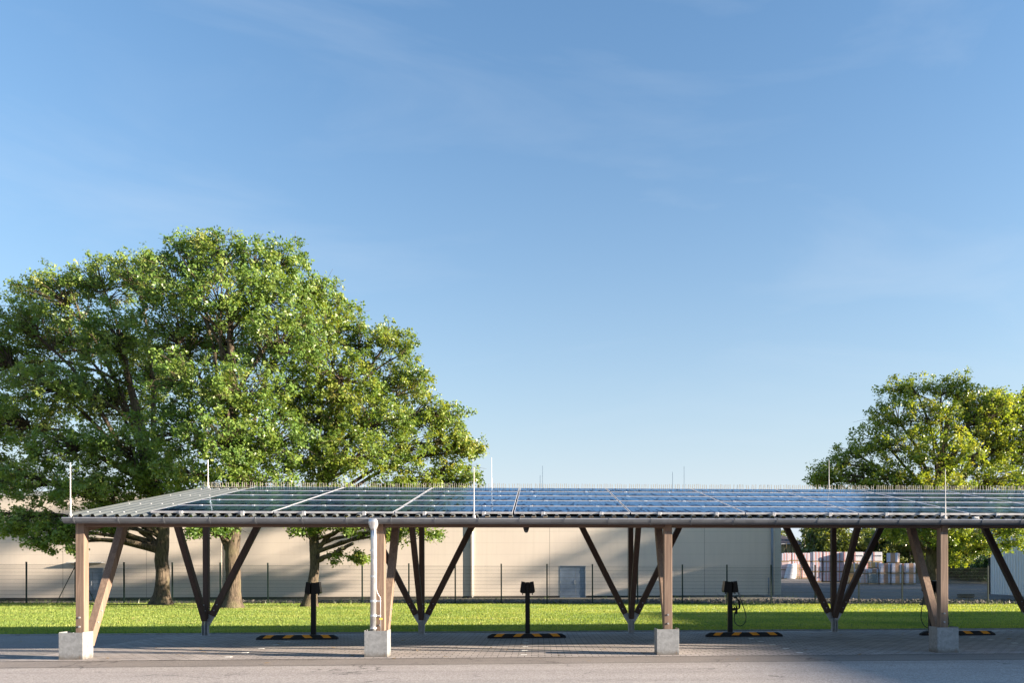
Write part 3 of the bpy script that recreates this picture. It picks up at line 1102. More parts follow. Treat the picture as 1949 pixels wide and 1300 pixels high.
LAB_CH = ['black charging post with two wallboxes in front of a leaning tree trunk', 'black charging post with two wallboxes left of the grey double door, no loose cable',
          'black charging post with a charging cable hanging in a loop at its side', 'black charging post mostly hidden behind the rightmost front post, cables showing either side']
for i, (X, lb) in enumerate(zip((2.2, 7.42, 12.51, 17.72), LAB_CH)):
    c = empty('charging_post', (X, 5.5, 0.006), (0.12, 0.0, -0.05, -0.06)[i], label=lb, cat='charging post', group='charging posts behind the wheel stops')
    link(pole_me, 'pole', c)
    link(plate_me, 'front_plate', c)
    for s in (-1, 1):
        link(box_me[s], 'wallbox', c)
    if i == 2:
        mb = cable([(0.17, -0.05, 1.05), (0.22, -0.06, 0.98), (0.25, -0.07, 0.86), (0.32, -0.05, 0.66), (0.39, -0.03, 0.45), (0.38, -0.03, 0.27), (0.28, -0.03, 0.17), (0.17, -0.03, 0.19), (0.10, -0.04, 0.30), (0.11, -0.05, 0.46), (0.15, -0.06, 0.60), (0.10, -0.05, 0.72)])
        mb.build('cable', 'cable_black', c, smooth=True)
        for q in range(3):
            mb = cable([(0.08, -0.05 - q * .02, 0.88), (0.14, -0.05 - q * .02, 0.90 - q * .02), (0.20 + q * 0.02, -0.05, 0.78), (0.21 + q * .01, -0.05, 0.62), (0.14, -0.05 - q * .02, 0.55 + q * .03), (0.09, -0.05, 0.65), (0.08, -0.05, 0.80)])
            mb.build('cable', 'cable_black', c, smooth=True)
        hk = MB()
        hk.box((0.058, -0.07, 0.55), (0.12, -0.02, 0.62), 0, 0.006)
        hk.box((0.10, -0.09, 0.47), (0.17, -0.03, 0.53), 0, 0.006)
        hk.box((0.15, -0.08, 0.47), (0.175, -0.04, 0.70), 0, 0.006)
        hk.box((0.20, -0.08, 0.60), (0.24, -0.05, 0.64), 0, 0.005)
        hk.build('cable_hook', 'black_plastic', c)
        pg = MB()
        pg.tube([(0.17, -0.05, 1.06), (0.23, -0.055, 0.96), (0.245, -0.06, 0.88)], [0.02, 0.026, 0.02], 10)
        pg.build('plug', 'steel_bluegrey', c, smooth=True)
    if i == 3:
        mb = cable([(-0.16, -0.05, 0.98), (-0.22, -0.06, 0.80), (-0.27, -0.06, 0.55), (-0.28, -0.06, 0.32), (-0.20, -0.06, 0.14), (-0.05, -0.07, 0.06)])
        mb.build('cable', 'cable_black', c, smooth=True)
        mb = cable([(0.16, -0.05, 0.98), (0.30, -0.05, 0.62), (0.40, -0.05, 0.40), (0.43, -0.05, 0.22), (0.36, -0.05, 0.10), (0.20, -0.05, 0.06)])
        mb.build('cable', 'cable_black', c, smooth=True)

# ------------------------------------------------------------------ fence
FY = 29.25
FX0 = at(50.3, 1145, FY).x
NP = 25
fx = [FX0 + 2.52 * (k - 3) for k in range(NP)]
fe = empty('mesh_fence', (fx[0], FY, fence_h(fx[0])), label='dark green wire mesh fence behind the lawn', cat='fence')
fe_loc = Vector(fe.location)
pm = MB()
pm.box((-0.038, -0.025, -0.1), (0.038, 0.025, 2.2), 0, 0.004)
pm.box((-0.041, -0.028, 2.2), (0.041, 0.028, 2.22), 0, 0.003)
pm_me = pm.mesh('post', 'fence_green')
wm = MB()
z = 0.06
for k in range(11):
    zz = 0.06 + k * 0.2
    for yy in (-0.009, 0.009):
        wm.box((0.03, yy - 0.004, zz), (2.49, yy + 0.004, zz + 0.008))
for k in range(48):
    xx = 0.06 + k * 0.05
    wm.box((xx, -0.0025, 0.02), (xx + 0.005, 0.0025, 2.1))
wm_me = wm.mesh('wire_panel', 'fence_green')
for k, x in enumerate(fx):
    lo = Vector((x, FY, fence_h(x))) - fe_loc
    link(pm_me, 'post', fe, lo)
    if k < NP - 1:
        o = link(wm_me, 'wire_panel', fe, lo + Vector((0, -0.03, 0)))
        o.rotation_euler = (0, math.atan2(-(fence_h(fx[k + 1]) - fence_h(x)), 2.52), 0)
    if k == 4:
        for s in (-1, 1):
            bmm = MB()
            bmm.tube([lo + Vector((s * 0.03, 0.05, 2.0)), lo + Vector((s * 1.02, 0.05, 0.0))], 0.022, 8)
            bmm.build('brace', 'fence_green', fe)

# rocks behind the fence (stuff)
def stones(name, n, xr, yr, smin, smax, mat, hf, lift=0.3):
    X = RNG.uniform(*xr, n)
    Y = RNG.uniform(*yr, n)
    S = smin + (smax - smin) * RNG.random(n) ** 2.5
    b = MB()
    octa = np.array([(1, 0, 0), (0, 1, 0), (-1, 0, 0), (0, -1, 0), (0, 0, 1), (0, 0, -1)], float)
    of = [(0, 1, 4), (1, 2, 4), (2, 3, 4), (3, 0, 4), (1, 0, 5), (2, 1, 5), (3, 2, 5), (0, 3, 5)]
    for i in range(n):
        q = octa * RNG.uniform(0.6, 1.3, (6, 1)) * np.array([1.2, 1, 0.75]) * S[i]
        a = RNG.uniform(0, 6.28)
        c, s = math.cos(a), math.sin(a)
        q = np.c_[q[:, 0] * c - q[:, 1] * s, q[:, 0] * s + q[:, 1] * c, q[:, 2] + q[:, 0] * RNG.uniform(-.5, .5)]
        q += (X[i], Y[i], hf(X[i], Y[i]) + S[i] * lift)
        b.add(q.tolist(), of)
    return tag(b.build(name, mat), kind='stuff')


stones('gravel', 5200, (-10, 48), (29.45, 31.9), 0.04, 0.15, 'rubble', hgt)

# a few weeds and dry stalks in the gravel
def blades(name, X, Y, H, W, mat, hf, lean=0.35, tint=None):
    n = len(X)
    Z = np.array([hf(a, b) for a, b in zip(X, Y)])
    a = RNG.uniform(0, 2 * np.pi, n)
    d = np.c_[np.cos(a), np.sin(a)] * (W / 2)[:, None]
    l_ = RNG.normal(0, lean, (n, 2)) * H[:, None]
    V = np.zeros((n, 3, 3))
    V[:, 0, :2] = np.c_[X, Y] - d
    V[:, 1, :2] = np.c_[X, Y] + d
    V[:, 2, :2] = np.c_[X, Y] + l_
    V[:, 0, 2] = V[:, 1, 2] = Z - 0.005
    V[:, 2, 2] = Z + H
    if tint is None:
        tint = RNG.random(n)
    return npmesh(name, V.reshape(-1, 3), 3, mat, tint)


# grass: denser near the camera, only where the lens or a small side step can see it
def lawn_blades(n):
    t_ = RNG.random(n)
    Y = 6.06 + (29.15 - 6.06) * t_ ** 1.25
    D = Y - CAM.y
    u = RNG.uniform(-1.10, 0.80, n)
    X = CAM.x + D * (u * 0.998 + 0.057)
    return X, Y


gx, gy = lawn_blades(310000)
gt = np.array([mnoise.noise(Vector((a * 0.35, b * 0.9, 1.0))) + 0.5 * mnoise.noise(Vector((a * 1.3, b * 2.2, 4.0))) for a, b in zip(gx, gy)])
gtint = np.clip(0.5 + 0.22 * RNG.normal(0, 1, len(gx)) + 0.45 * gt, 0, 1)
gh = RNG.uniform(0.025, 0.06, len(gx)) * (1 + 0.5 * (RNG.random(len(gx)) < 0.05)) * (0.8 + 0.02 * (gy - 6))
edge = gy < 6.5
gh[edge] *= 1.4
gw = RNG.uniform(0.012, 0.022, len(gx)) * (1 + 0.03 * (gy - 6))
go = bpy.data.objects.new('grass', blades('grass', gx, gy, gh, gw, 'grass_blade', hgt, tint=gtint))
COL.objects.link(go)
tag(go, 'short bright green grass of the lawn behind the carport', 'grass', kind='stuff')
n = 1500
lx = np.concatenate([RNG.normal(-9, 8, 900), RNG.uniform(-25, 26, 600)])
ly = np.concatenate([RNG.uniform(20, 28.8, 900), RNG.uniform(-1.0, 20, 600)])
lz = np.array([hgt(a, b) + 0.04 if b > 6.1 else 0.012 for a, b in zip(lx, ly)])
LV = np.zeros((n, 4, 3))
la = RNG.uniform(0, 6.28, n)
lr = RNG.uniform(0.035, 0.07, n)
for q in range(4):
    rr = lr * (1.0 if q % 2 == 0 else 0.55)
    LV[:, q, 0] = lx + np.cos(la + q * 1.571) * rr
    LV[:, q, 1] = ly + np.sin(la + q * 1.571) * rr
    LV[:, q, 2] = lz + RNG.uniform(0, 0.018, n)
lo_ = bpy.data.objects.new('fallen_leaves', npmesh('fallen_leaves', LV.reshape(-1, 3), 4, 'dry_leaf'))
COL.objects.link(lo_)
tag(lo_, 'brown fallen leaves scattered on the lawn and the paving', 'leaves', kind='stuff')
n = 9000
wx = RNG.uniform(-40, 48, n)
wy = RNG.uniform(29.0, 29.9, n) + np.where(RNG.random(n) < 0.3, RNG.uniform(0, 7.0, n), 0)
keep = (RNG.random(n) < np.clip(0.5 + 0.5 * np.sin(wx * 1.7) + 0.3 * np.sin(wx * 0.45), 0.12, 1)) & ~((wx > 24) & (wy > 31.5))
wx, wy = wx[keep], wy[keep]
wo_ = bpy.data.objects.new('weeds', blades('weeds', wx, wy, RNG.uniform(0.08, 0.26, len(wx)), RNG.uniform(0.02, 0.04, len(wx)), 'leaf_bush', hgt))
COL.objects.link(wo_)
tag(wo_, 'low weeds along the foot of the fence', 'weeds', kind='stuff')

# ------------------------------------------------------------------ warehouse
BY = 37.1
BL, BRT, BTOP = -48.0, 23.83, 6.9
wh = empty('warehouse', (0, 0, 0), label='long cream panelled warehouse behind the fence', cat='warehouse')
segs = [(BL, -12.5), (-12.1, 2.8), (3.3, BRT - 0.42)]
DOORS = [(-21.2, -19.8, 2.06), (9.1, 10.8, 2.15)]
def wall_with_holes(mb, xa, xb, z0, z1, holes):
    xs = sorted([xa, xb] + [h for hh_ in holes for h in hh_[:2] if xa < h < xb])
    for a, b in zip(xs[:-1], xs[1:]):
        inside = [h for h in holes if h[0] <= a + 1e-6 and h[1] >= b - 1e-6]
        lo = inside[0][2] if inside else z0
        mb.box((a, BY, lo), (b, BY + 0.2, z1))
for a, b in segs:
    mb = MB()
    wall_with_holes(mb, a, b, 0.17, 6.62, DOORS)
    mb.build('wall_panel', 'facade_panel', wh)
mb = MB()
for a, b in ((-12.5, -12.1), (2.8, 3.3)):
    mb.box((a, BY + 0.16, 0.17), (b, BY + 0.3, 6.62))
mb.build('recess', 'recess_grey', wh)
mb = MB()
mb.box((BRT - 0.42, BY - 0.012, 0.17), (BRT, BY + 0.2, 6.62), 0, 0.004)
mb.build('corner_trim', 'recess_grey', wh)
mb = MB()
mb.box((BRT - 0.2, BY + 0.2, 0.17), (BRT, BY + 28, 6.62))
mb.box((BL, BY + 28, 0.17), (BRT, BY + 28.2, 6.62))
mb.build('side_wall', 'facade_panel', wh)
mb = MB()
xs = sorted([BL, BRT] + [h for d in DOORS for h in d[:2]])
for a, b in zip(xs[:-1], xs[1:]):
    if not any(abs(a - d[0]) < 1e-6 for d in DOORS):
        mb.box((a, BY + 0.03, -0.4), (b, BY + 0.22, 0.168))
mb.build('plinth', 'plinth', wh)
mb = MB()
mb.box((BL, BY - 0.05, 6.62), (BRT + 0.05, BY + 0.25, 6.9), 0, 0.01)
mb.box((BL, BY + 0.25, 6.3), (BRT, BY + 28, 6.5))
mb.build('roof_edge', 'trim_grey', wh)
# downpipes
mb = MB()
mb.tube([(3.42, BY - 0.07, 6.6), (3.42, BY - 0.07, 0.1)], 0.05, 10)
mb.build('downpipe', 'trim_white', wh, smooth=True)
mb = MB()
mb.tube([(BRT - 0.62, BY - 0.08, 6.6), (BRT - 0.62, BY - 0.08, 0.15)], 0.075, 12)
mb.tube([(BRT - 0.86, BY - 0.06, 1.35), (BRT - 0.86, BY - 0.06, 0.25)], 0.03, 8)
mb.build('downpipe', 'door_grey', wh, smooth=True)
# doors
for i, (a, b, top) in enumerate(DOORS):
    d = MB()
    mid = a + (b - a) * (0.62 if i else 0.5)
    zb = 0.0
    d.box((a + 0.05, BY + 0.05, zb), (mid - 0.006, BY + 0.11, top - 0.05), 0, 0.004)
    d.box((mid + 0.006, BY + 0.05, zb), (b - 0.05, BY + 0.11, top - 0.05), 0, 0.004)
    do = d.build('door', 'door_grey', wh)
    fr = MB()
    fr.box((a, BY - 0.02, zb), (a + 0.05, BY + 0.14, top))
    fr.box((b - 0.05, BY - 0.02, zb), (b, BY + 0.14, top))
    fr.box((a + 0.05, BY - 0.02, top - 0.05), (b - 0.05, BY + 0.14, top))
    fr.build('door_frame', 'door_grey', do)
    for zz in (0.35, 1.0, 1.75):
        hg = MB()
        for xh in (a + 0.035, b - 0.055):
            hg.box((xh, BY - 0.035, zz), (xh + 0.03, BY - 0.02, zz + 0.16))
        hg.build('hinge', 'trim_grey', do)
    hd = MB()
    hd.box((mid - 0.09, BY + 0.02, 0.95), (mid - 0.05, BY + 0.05, 1.2), 0, 0.004)
    hd.tube([(mid - 0.07, BY + 0.03, 1.08), (mid - 0.07, BY - 0.03, 1.08), (mid - 0.19, BY - 0.03, 1.08)], 0.012, 6)
    hd.build('handle', 'aluminium', do)
mb = MB()
mb.box((-21.9, BY - 0.35, 2.36), (-19.72, BY, 2.41), 0, 0.01)
mb.build('canopy', 'trim_grey', wh)
for px_, py_, Yq in ((1028, 905, 42), (1032.5, 887, 47), (1280, 899, 42), (1302, 888, 47)):
    p = at(px_, py_, Yq)
    rod(p.x, Yq, 6.5, p.z, wh, 0.02)

# ------------------------------------------------------------------ trees
def tube_np(P, rad, n):
    P = np.asarray(P, float)
    m_ = len(P)
    d = np.gradient(P, axis=0)
    d /= np.linalg.norm(d, axis=1)[:, None] + 1e-9
    ref = np.where(np.abs(d[:, 2:3]) > 0.9, np.array([[1.0, 0, 0]]), np.array([[0, 0, 1.0]]))
    if np.any(np.abs(d[:, 2]) > 0.9):
        ref = np.tile(np.array([[0.9, 0.3, 0.05]]), (m_, 1))
    s = np.cross(d, ref)
    s /= np.linalg.norm(s, axis=1)[:, None] + 1e-9
    t_ = np.cross(d, s)
    a = np.arange(n) * 2 * np.pi / n
    ring = P[:, None, :] + np.asarray(rad)[:, None, None] * (np.cos(a)[None, :, None] * s[:, None, :] + np.sin(a)[None, :, None] * t_[:, None, :])
    return ring.reshape(-1, 3)


def add_limb(mb, P, r0, r1, n, power=1.0):
    m_ = len(P)
    tt = np.linspace(0, 1, m_)
    rad = r1 + (r0 - r1) * (1 - tt) ** power
    V = tube_np(P, rad, n)
    fs = [(i * n + k, i * n + (k + 1) % n, (i + 1) * n + (k + 1) % n, (i + 1) * n + k) for i in range(m_ - 1) for k in range(n)]
    fs.append(tuple(range((m_ - 1) * n, m_ * n)))
    mb.add(V.tolist(), fs)


def curve(p0, p1, rng, sag=0.0, wob=0.08, m_=7, up=0.25):
    """a bough from p0 to p1 that starts rising and wanders a little"""
    p0, p1 = np.asarray(p0, float), np.asarray(p1, float)
    L_ = np.linalg.norm(p1 - p0)
    t_ = np.linspace(0, 1, m_)[:, None]
    c = p0 + (p1 - p0) * t_
    c[:, 2] += (np.sin(np.pi * t_[:, 0]) * up * L_)
    w_ = np.cumsum(rng.normal(0, wob * L_ / m_, (m_, 3)), axis=0)
    w_ -= w_[-1] * t_
    w_[0] = 0
    return c + w_


def leaf_cloud(centres, radii, per, size, rng, spread_z=0.85):
    """leaf quads scattered in rosettes round the pad centres"""
    n = len(centres)
    k = per
    tot = n * k
    idx = np.repeat(np.arange(n), k)
    u = rng.normal(size=(tot, 3))
    u /= np.linalg.norm(u, axis=1)[:, None]
    rr = rng.random(tot) ** 0.42
    off = u * rr[:, None] * radii[idx][:, None]
    off[:, 2] *= spread_z
    c = centres[idx] + off
    # rosettes: snap groups of 5 leaves towards their first one
    g = (np.arange(tot) // 7) * 7
    c = c[g] + rng.normal(0, size * 0.62, (tot, 3))
    nrm = rng.normal(size=(tot, 3)) * 0.55 + rng.normal(size=(tot, 3))[g] * 0.85 + np.array([0.2, -0.3, 0.6]) + u[g] * 0.35
    nrm /= np.linalg.norm(nrm, axis=1)[:, None]
    a = rng.normal(size=(tot, 3))
    a -= nrm * np.sum(a * nrm, axis=1)[:, None]
    a /= np.linalg.norm(a, axis=1)[:, None]
    b = np.cross(nrm, a)
    sz = size * rng.uniform(0.65, 1.25, tot)
    V = np.zeros((tot, 4, 3))
    V[:, 0] = c - a * (sz * 0.55)[:, None]
    V[:, 1] = c + b * (sz * 0.33)[:, None] + a * (sz * 0.08)[:, None] + nrm * (sz * 0.10)[:, None]
    V[:, 2] = c + a * (sz * 0.55)[:, None]
    V[:, 3] = c - b * (sz * 0.33)[:, None] + a * (sz * 0.05)[:, None] + nrm * (sz * 0.10)[:, None]
    padt = rng.normal(0, 0.16, n)[idx]
    tint = np.clip(0.42 + padt + rng.normal(0, 0.17, tot)[g] + rng.normal(0, 0.1, tot), 0, 1)
    return V.reshape(-1, 3), tint


def oak(label, base_px, Y0, trunk_px, r_base, r_top, lobes, seed, mat, group, pad_k=1.0, per=165, stubs=(), leaf=0.135, extra=()):
    """lobes: (px, py, rx_px, ry_px, dY); the trunk follows trunk_px [(px, py)...] from base to crown"""
    rng = np.random.default_rng(seed)
    bx = at(base_px, 1150, Y0)
    gz_ = hgt(bx.x, Y0)
    root = Vector((bx.x, Y0, gz_))
    T = [np.array((root.x, Y0, gz_ - 0.1))] + [np.array(at(px, py, Y0)) for px, py in trunk_px]
    # smooth trunk path
    tp = []
    for i in range(len(T) - 1):
        for q in np.linspace(0, 1, 8, endpoint=False):
            p0, p1, p2, p3 = T[max(i - 1, 0)], T[i], T[i + 1], T[min(i + 2, len(T) - 1)]
            tp.append(0.5 * ((2 * p1) + (p2 - p0) * q + (2 * p0 - 5 * p1 + 4 * p2 - p3) * q ** 2 + (3 * p1 - p0 - 3 * p2 + p3) * q ** 3))
    tp.append(T[-1])
    tp = np.array(tp)
    hgtz = tp[:, 2] - gz_
    top = hgtz[-1]
    rad = r_top + (r_base - r_top) * (1 - np.clip(hgtz / top, 0, 1)) ** 0.9
    rad = rad * (1 + 0.75 * np.exp(-np.clip(hgtz, 0, None) / 0.38))
    mb = MB()
    n = 20
    V = tube_np(tp, rad, n).reshape(len(tp), n, 3)
    for i in range(len(tp)):
        for k in range(n):
            p = Vector(V[i, k]) * 1.0
            q = mnoise.noise(Vector((p.x * 1.5, p.y * 1.5, p.z * 0.8)) + Vector((seed, 0, 0)))
            q2 = mnoise.noise(p * 4.5)
            V[i, k] = tp[i] + (V[i, k] - tp[i]) * (1 + 0.16 * q + 0.06 * q2)
    fs = [(i * n + k, i * n + (k + 1) % n, (i + 1) * n + (k + 1) % n, (i + 1) * n + k) for i in range(len(tp) - 1) for k in range(n)]
    mb.add(V.reshape(-1, 3).tolist(), fs)
    pads, prad = [], []
    for (px, py, rx, ry, dY) in lobes:
        c = np.array(at(px, py, Y0 + dY))
        zc = zcam(c)
        RX, RZ = rx * zc / FPX, ry * zc / FPX
        RYY = max(RX * 0.8, 1.0)
        # bough to the lobe from a fork on the upper trunk
        cand = [i for i in range(len(tp)) if hgtz[i] > 2.6 and tp[i][2] < c[2] - 0.15 * abs(c[0] - tp[i][0])]
        if not cand:
            cand = [i for i in range(len(tp)) if hgtz[i] > 2.3][:6] or [len(tp) - 1]
        j = cand[int(len(cand) * rng.uniform(0.35, 0.98))]
        d_ = np.linalg.norm(c - tp[j])
        r0 = min(rad[j] * 0.5, 0.03 + 0.015 * d_)
        bough = curve(tp[j], c, rng, m_=9, up=0.10 if c[2] > tp[j][2] + 1 else 0.05)
        add_limb(mb, bough, r0, 0.03, 8, 0.8)
        npad = max(14, int(RX * RZ * 3.1 * 12.5 * pad_k))
        u = rng.normal(size=(npad, 3))
        u /= np.linalg.norm(u, axis=1)[:, None]
        r_ = 0.30 + 0.80 * rng.random(npad) ** 0.6
        P = c + u * r_[:, None] * np.array([RX, RYY, RZ])
        for p in P:
            k = int(np.argmin(np.linalg.norm(bough - p, axis=1)))
            k = max(2, k - 1)
            tw = curve(bough[k], p, rng, m_=5, up=0.06, wob=0.12)
            L_ = np.linalg.norm(bough[k] - p)
            add_limb(mb, tw, 0.012 + 0.008 * L_, 0.006, 4, 1.0)
            # two finer sprays
            for q in range(1):
                e = p + rng.normal(0, 0.35, 3) * np.array([1, 1, 0.7])
                add_limb(mb, curve(tw[3], e, rng, m_=4, up=0.05), 0.012, 0.005, 3)
        pads.append(P)
        prad.append(rng.uniform(0.20, 0.42, npad))
    for (pts, r0, r1, cut) in stubs:
        P = np.array([at(px, py, Y0 + dy) for px, py, dy in pts])
        q = np.linspace(0, len(P) - 1, 4 * len(P))
        P2 = np.array([[np.interp(t_, np.arange(len(P)), P[:, ax]) for ax in range(3)] for t_ in q])
        P2[1:-1] += rng.normal(0, 0.02, P2[1:-1].shape)
        add_limb(mb, P2, r0, r1, 10, 0.9)
        if cut:
            dd = Vector(P2[-1] - P2[-3]).normalized()
            mb.tube([Vector(P2[-1]) - dd * 0.01, Vector(P2[-1]) + dd * 0.012], r1 * 0.96, 12, 1)
    pads = np.concatenate(pads)
    prad = np.concatenate(prad)
    for (px, py, dy, rm, cnt) in [(a_, b_, c_, d_, e_ * 2) for a_, b_, c_, d_, e_ in extra]:
        q = np.array(at(px, py, Y0 + dy)) + rng.normal(0, rm, (cnt, 3))
        pads = np.concatenate([pads, q])
        prad = np.concatenate([prad, np.full(cnt, rm * 0.8)])
    keep = pads[:, 2] > 1.6
    pads, prad = pads[keep], prad[keep]
    V, tint = leaf_cloud(pads, prad, per, leaf, rng)
    rt = np.array(root)
    t = empty('oak_tree', root, label=label, cat='tree', group=group)
    mb.v = [(a - rt[0], b - rt[1], c - rt[2]) for a, b, c in mb.v]
    tr = mb.build('trunk', ['bark', 'cut_wood'], t, smooth=True)
    cr_ = link(npmesh('crown', V - rt, 4, mat, tint), 'crown', t)
    return t, len(tint)


GRP = 'oaks on the lawn in front of the warehouse'
nl = 0
T0, k = oak('spreading oak at the far left whose trunk has a thick waist, nearest the small door', 306, 27.2,
            [(308, 1120), (309, 1090), (307, 1065), (310, 1030), (309, 990), (290, 900), (265, 800), (240, 700), (235, 640)], 0.35, 0.12,
            [(100, 555, 70, 45, 0), (190, 535, 75, 40, 1), (265, 520, 55, 45, 0), (40, 610, 65, 45, -1), (120, 640, 85, 55, 1), (220, 640, 80, 60, -2),
             (10, 700, 75, 55, 1), (100, 740, 90, 55, -2), (210, 760, 85, 60, 1), (290, 700, 70, 60, 2), (-60, 660, 70, 70, 0), (-80, 790, 80, 70, 0),
             (20, 810, 85, 55, -1), (130, 850, 90, 50, -2.5), (250, 860, 85, 50, -2), (-40, 900, 90, 50, 0), (60, 920, 80, 40, -2), (160, 930, 75, 35, -3),
             (40, 985, 70, 26, -3), (110, 1010, 45, 20, -3), (300, 900, 70, 40, -1), (-70, 990, 70, 25, -1), (170, 1000, 30, 14, -2), (225, 1002, 22, 10, -1), (230, 925, 65, 26, -1), (320, 945, 60, 24, 0), (200, 965, 50, 18, -1), (60, 1008, 60, 16, -3), (125, 1024, 26, 10, -3), (15, 1005, 40, 12, -2), (75, 1030, 26, 9, -3)],
            11, 'leaf_oak_pale', GRP, per=49, stubs=[([(300, 1037, 0), (285, 1022, -.1), (262, 1008, -.2), (235, 995, -.3), (205, 975, -.4)], 0.16, 0.06, False)],
            extra=[(288, 1013, 0.2, 0.16, 3), (78, 1046, -3, 0.22, 4), (140, 1040, -3, 0.2, 4)])
nl += k
T1, k = oak('tall middle oak of the left group, its trunk forking under the gutter', 443, 22.9,
            [(443, 1120), (444, 1085), (442, 1050), (446, 1010), (448, 970), (452, 880), (445, 780), (440, 680), (435, 560)], 0.32, 0.10,
            [(425, 485, 60, 45, 0), (365, 490, 55, 42, 1), (490, 500, 60, 45, 0), (550, 495, 40, 38, 1), (320, 540, 60, 50, 0), (420, 560, 80, 55, -2),
             (520, 570, 75, 50, -1), (590, 560, 45, 35, 1), (330, 630, 70, 60, 1), (430, 650, 85, 60, 2), (540, 650, 80, 55, -2), (360, 730, 80, 60, -2.5),
             (470, 740, 85, 60, -3), (570, 740, 70, 55, 0), (330, 820, 75, 55, -2), (430, 840, 90, 55, -3.5), (530, 840, 80, 55, -2), (380, 905, 80, 35, -2.5),
             (480, 915, 80, 30, -2.5), (400, 990, 40, 20, -1.5), (385, 1012, 24, 10, -1.5), (428, 1005, 18, 10, -1)],
            23, 'leaf_oak', GRP, per=49,
            stubs=[([(437, 1052, 0), (427, 1030, -.1), (418, 1010, -.2), (408, 985, -.3)], 0.17, 0.08, False)])
nl += k
T2, k = oak('leaning oak with a sawn off lower branch, right of the left group', 588, 24.6,
            [(594, 1120), (598, 1090), (599, 1060), (598, 1030), (599, 995), (612, 930), (630, 850), (645, 770), (650, 690)], 0.255, 0.09,
            [(610, 560, 45, 32, 0), (650, 605, 42, 35, 1), (600, 640, 70, 50, -1), (690, 650, 45, 40, 0), (745, 640, 32, 28, 0.5), (770, 670, 30, 28, 0),
             (650, 720, 80, 55, -2), (740, 730, 65, 48, 1), (800, 725, 34, 28, 0), (620, 800, 75, 55, -2), (710, 800, 80, 50, -2), (800, 790, 55, 42, 0),
             (855, 790, 42, 32, 0), (850, 840, 50, 35, 0.5), (880, 850, 32, 28, 0), (780, 860, 75, 42, -1), (680, 870, 80, 45, -3), (590, 880, 70, 45, -2),
             (860, 900, 45, 28, 0), (780, 930, 60, 25, -1), (650, 950, 75, 25, -2), (610, 1000, 55, 13, -1), (700, 1005, 55, 16, -1.2), (760, 1012, 40, 16, -1),
             (745, 1022, 24, 10, -1), (815, 1015, 26, 9, -1), (575, 1010, 28, 8, -1), (900, 860, 18, 16, 0), (830, 925, 60, 22, 0), (885, 915, 32, 18, 0), (740, 940, 60, 24, -1), (860, 955, 40, 16, 1)],
            37, 'leaf_oak_warm', GRP, per=49,
            stubs=[([(604, 1068, 0), (615, 1062, -.3), (632, 1057, -.6), (650, 1046, -.9), (672, 1035, -1.1)], 0.13, 0.075, True),
                   ([(606, 1043, 0), (620, 1026, -.1), (640, 1014, -.3), (665, 1003, -.5), (690, 985, -.6)], 0.12, 0.05, False),
                   ([(650, 1046, -.9), (652, 1043, -1.1)], 0.085, 0.08, True),
                   ([(600, 1012, 0), (590, 1000, -.1), (575, 985, -.3)], 0.12, 0.05, False)],
            extra=[(637, 1060, -.6, 0.14, 4), (668, 1055, -.9, 0.14, 3), (682, 1061, -1, 0.12, 3), (690, 1068, -1, 0.10, 3)])
nl += k
T3, k = oak('wide oak on the right standing beyond the rightmost front post', 1776, 26.6,
            [(1777, 1125), (1779, 1095), (1774, 1060), (1780, 1020), (1782, 960), (1790, 890), (1800, 830), (1805, 780)], 0.38, 0.10,
            [(1705, 742, 34, 20, 0), (1735, 735, 30, 18, 0), (1790, 742, 42, 24, 0), (1830, 738, 38, 26, 0), (1700, 790, 50, 32, 0), (1770, 800, 62, 40, -1),
             (1850, 800, 55, 38, 1), (1915, 768, 36, 26, 0), (1960, 770, 34, 30, 0), (1660, 835, 45, 28, 0), (1720, 850, 60, 34, -1), (1800, 870, 72, 40, -2),
             (1890, 850, 62, 42, 0), (1960, 860, 60, 45, 0), (1620, 862, 36, 20, 0), (1595, 880, 30, 16, 0), (1570, 900, 32, 16, 0), (1640, 895, 55, 24, 0),
             (1700, 910, 65, 30, -1), (1580, 918, 40, 14, 0), (1780, 930, 80, 30, -2), (1880, 920, 80, 40, -1), (1970, 930, 60, 45, 0), (1650, 940, 60, 22, 0),
             (1560, 915, 26, 12, 0), (1720, 965, 70, 28, -1), (1830, 985, 80, 30, -2), (1920, 985, 60, 30, -1), (1730, 1012, 60, 22, -1), (1800, 1030, 45, 24, -1.5),
             (1855, 1025, 42, 22, -1.5), (1690, 1015, 40, 16, 0), (1820, 1060, 20, 14, -1.5), (1935, 1015, 26, 14, -1), (1925, 1038, 22, 11, -1), (1870, 1048, 24, 10, -1.5), (2030, 900, 60, 70, 0), (1880, 800, 40, 36, 1), (1872, 772, 46, 34, 1), (1890, 790, 40, 40, -1), (1935, 815, 45, 34, 0), (1990, 800, 40, 40, 0)],
            51, 'leaf_oak_bright', 'oaks along the right side of the lawn', pad_k=0.9, per=48,
            stubs=[([(1774, 1065, 0), (1765, 1050, -.1), (1750, 1035, -.3), (1735, 1020, -.4)], 0.15, 0.07, False),
                   ([(1777, 1078, 0), (1805, 1068, -.6), (1830, 1058, -1.0), (1860, 1047, -1.4), (1880, 1043, -1.5)], 0.08, 0.02, False)])
nl += k
print('LEAVES', nl)


def tree_copy(src, loc, rz, sc, label):
    o = copy_tree(src)
    o.location = loc
    o.rotation_euler = (0, 0, rz)
    o.scale = (sc, sc, sc)
    o['label'] = label
    o['group'] = 'oaks beyond the right edge of the picture'
    return o


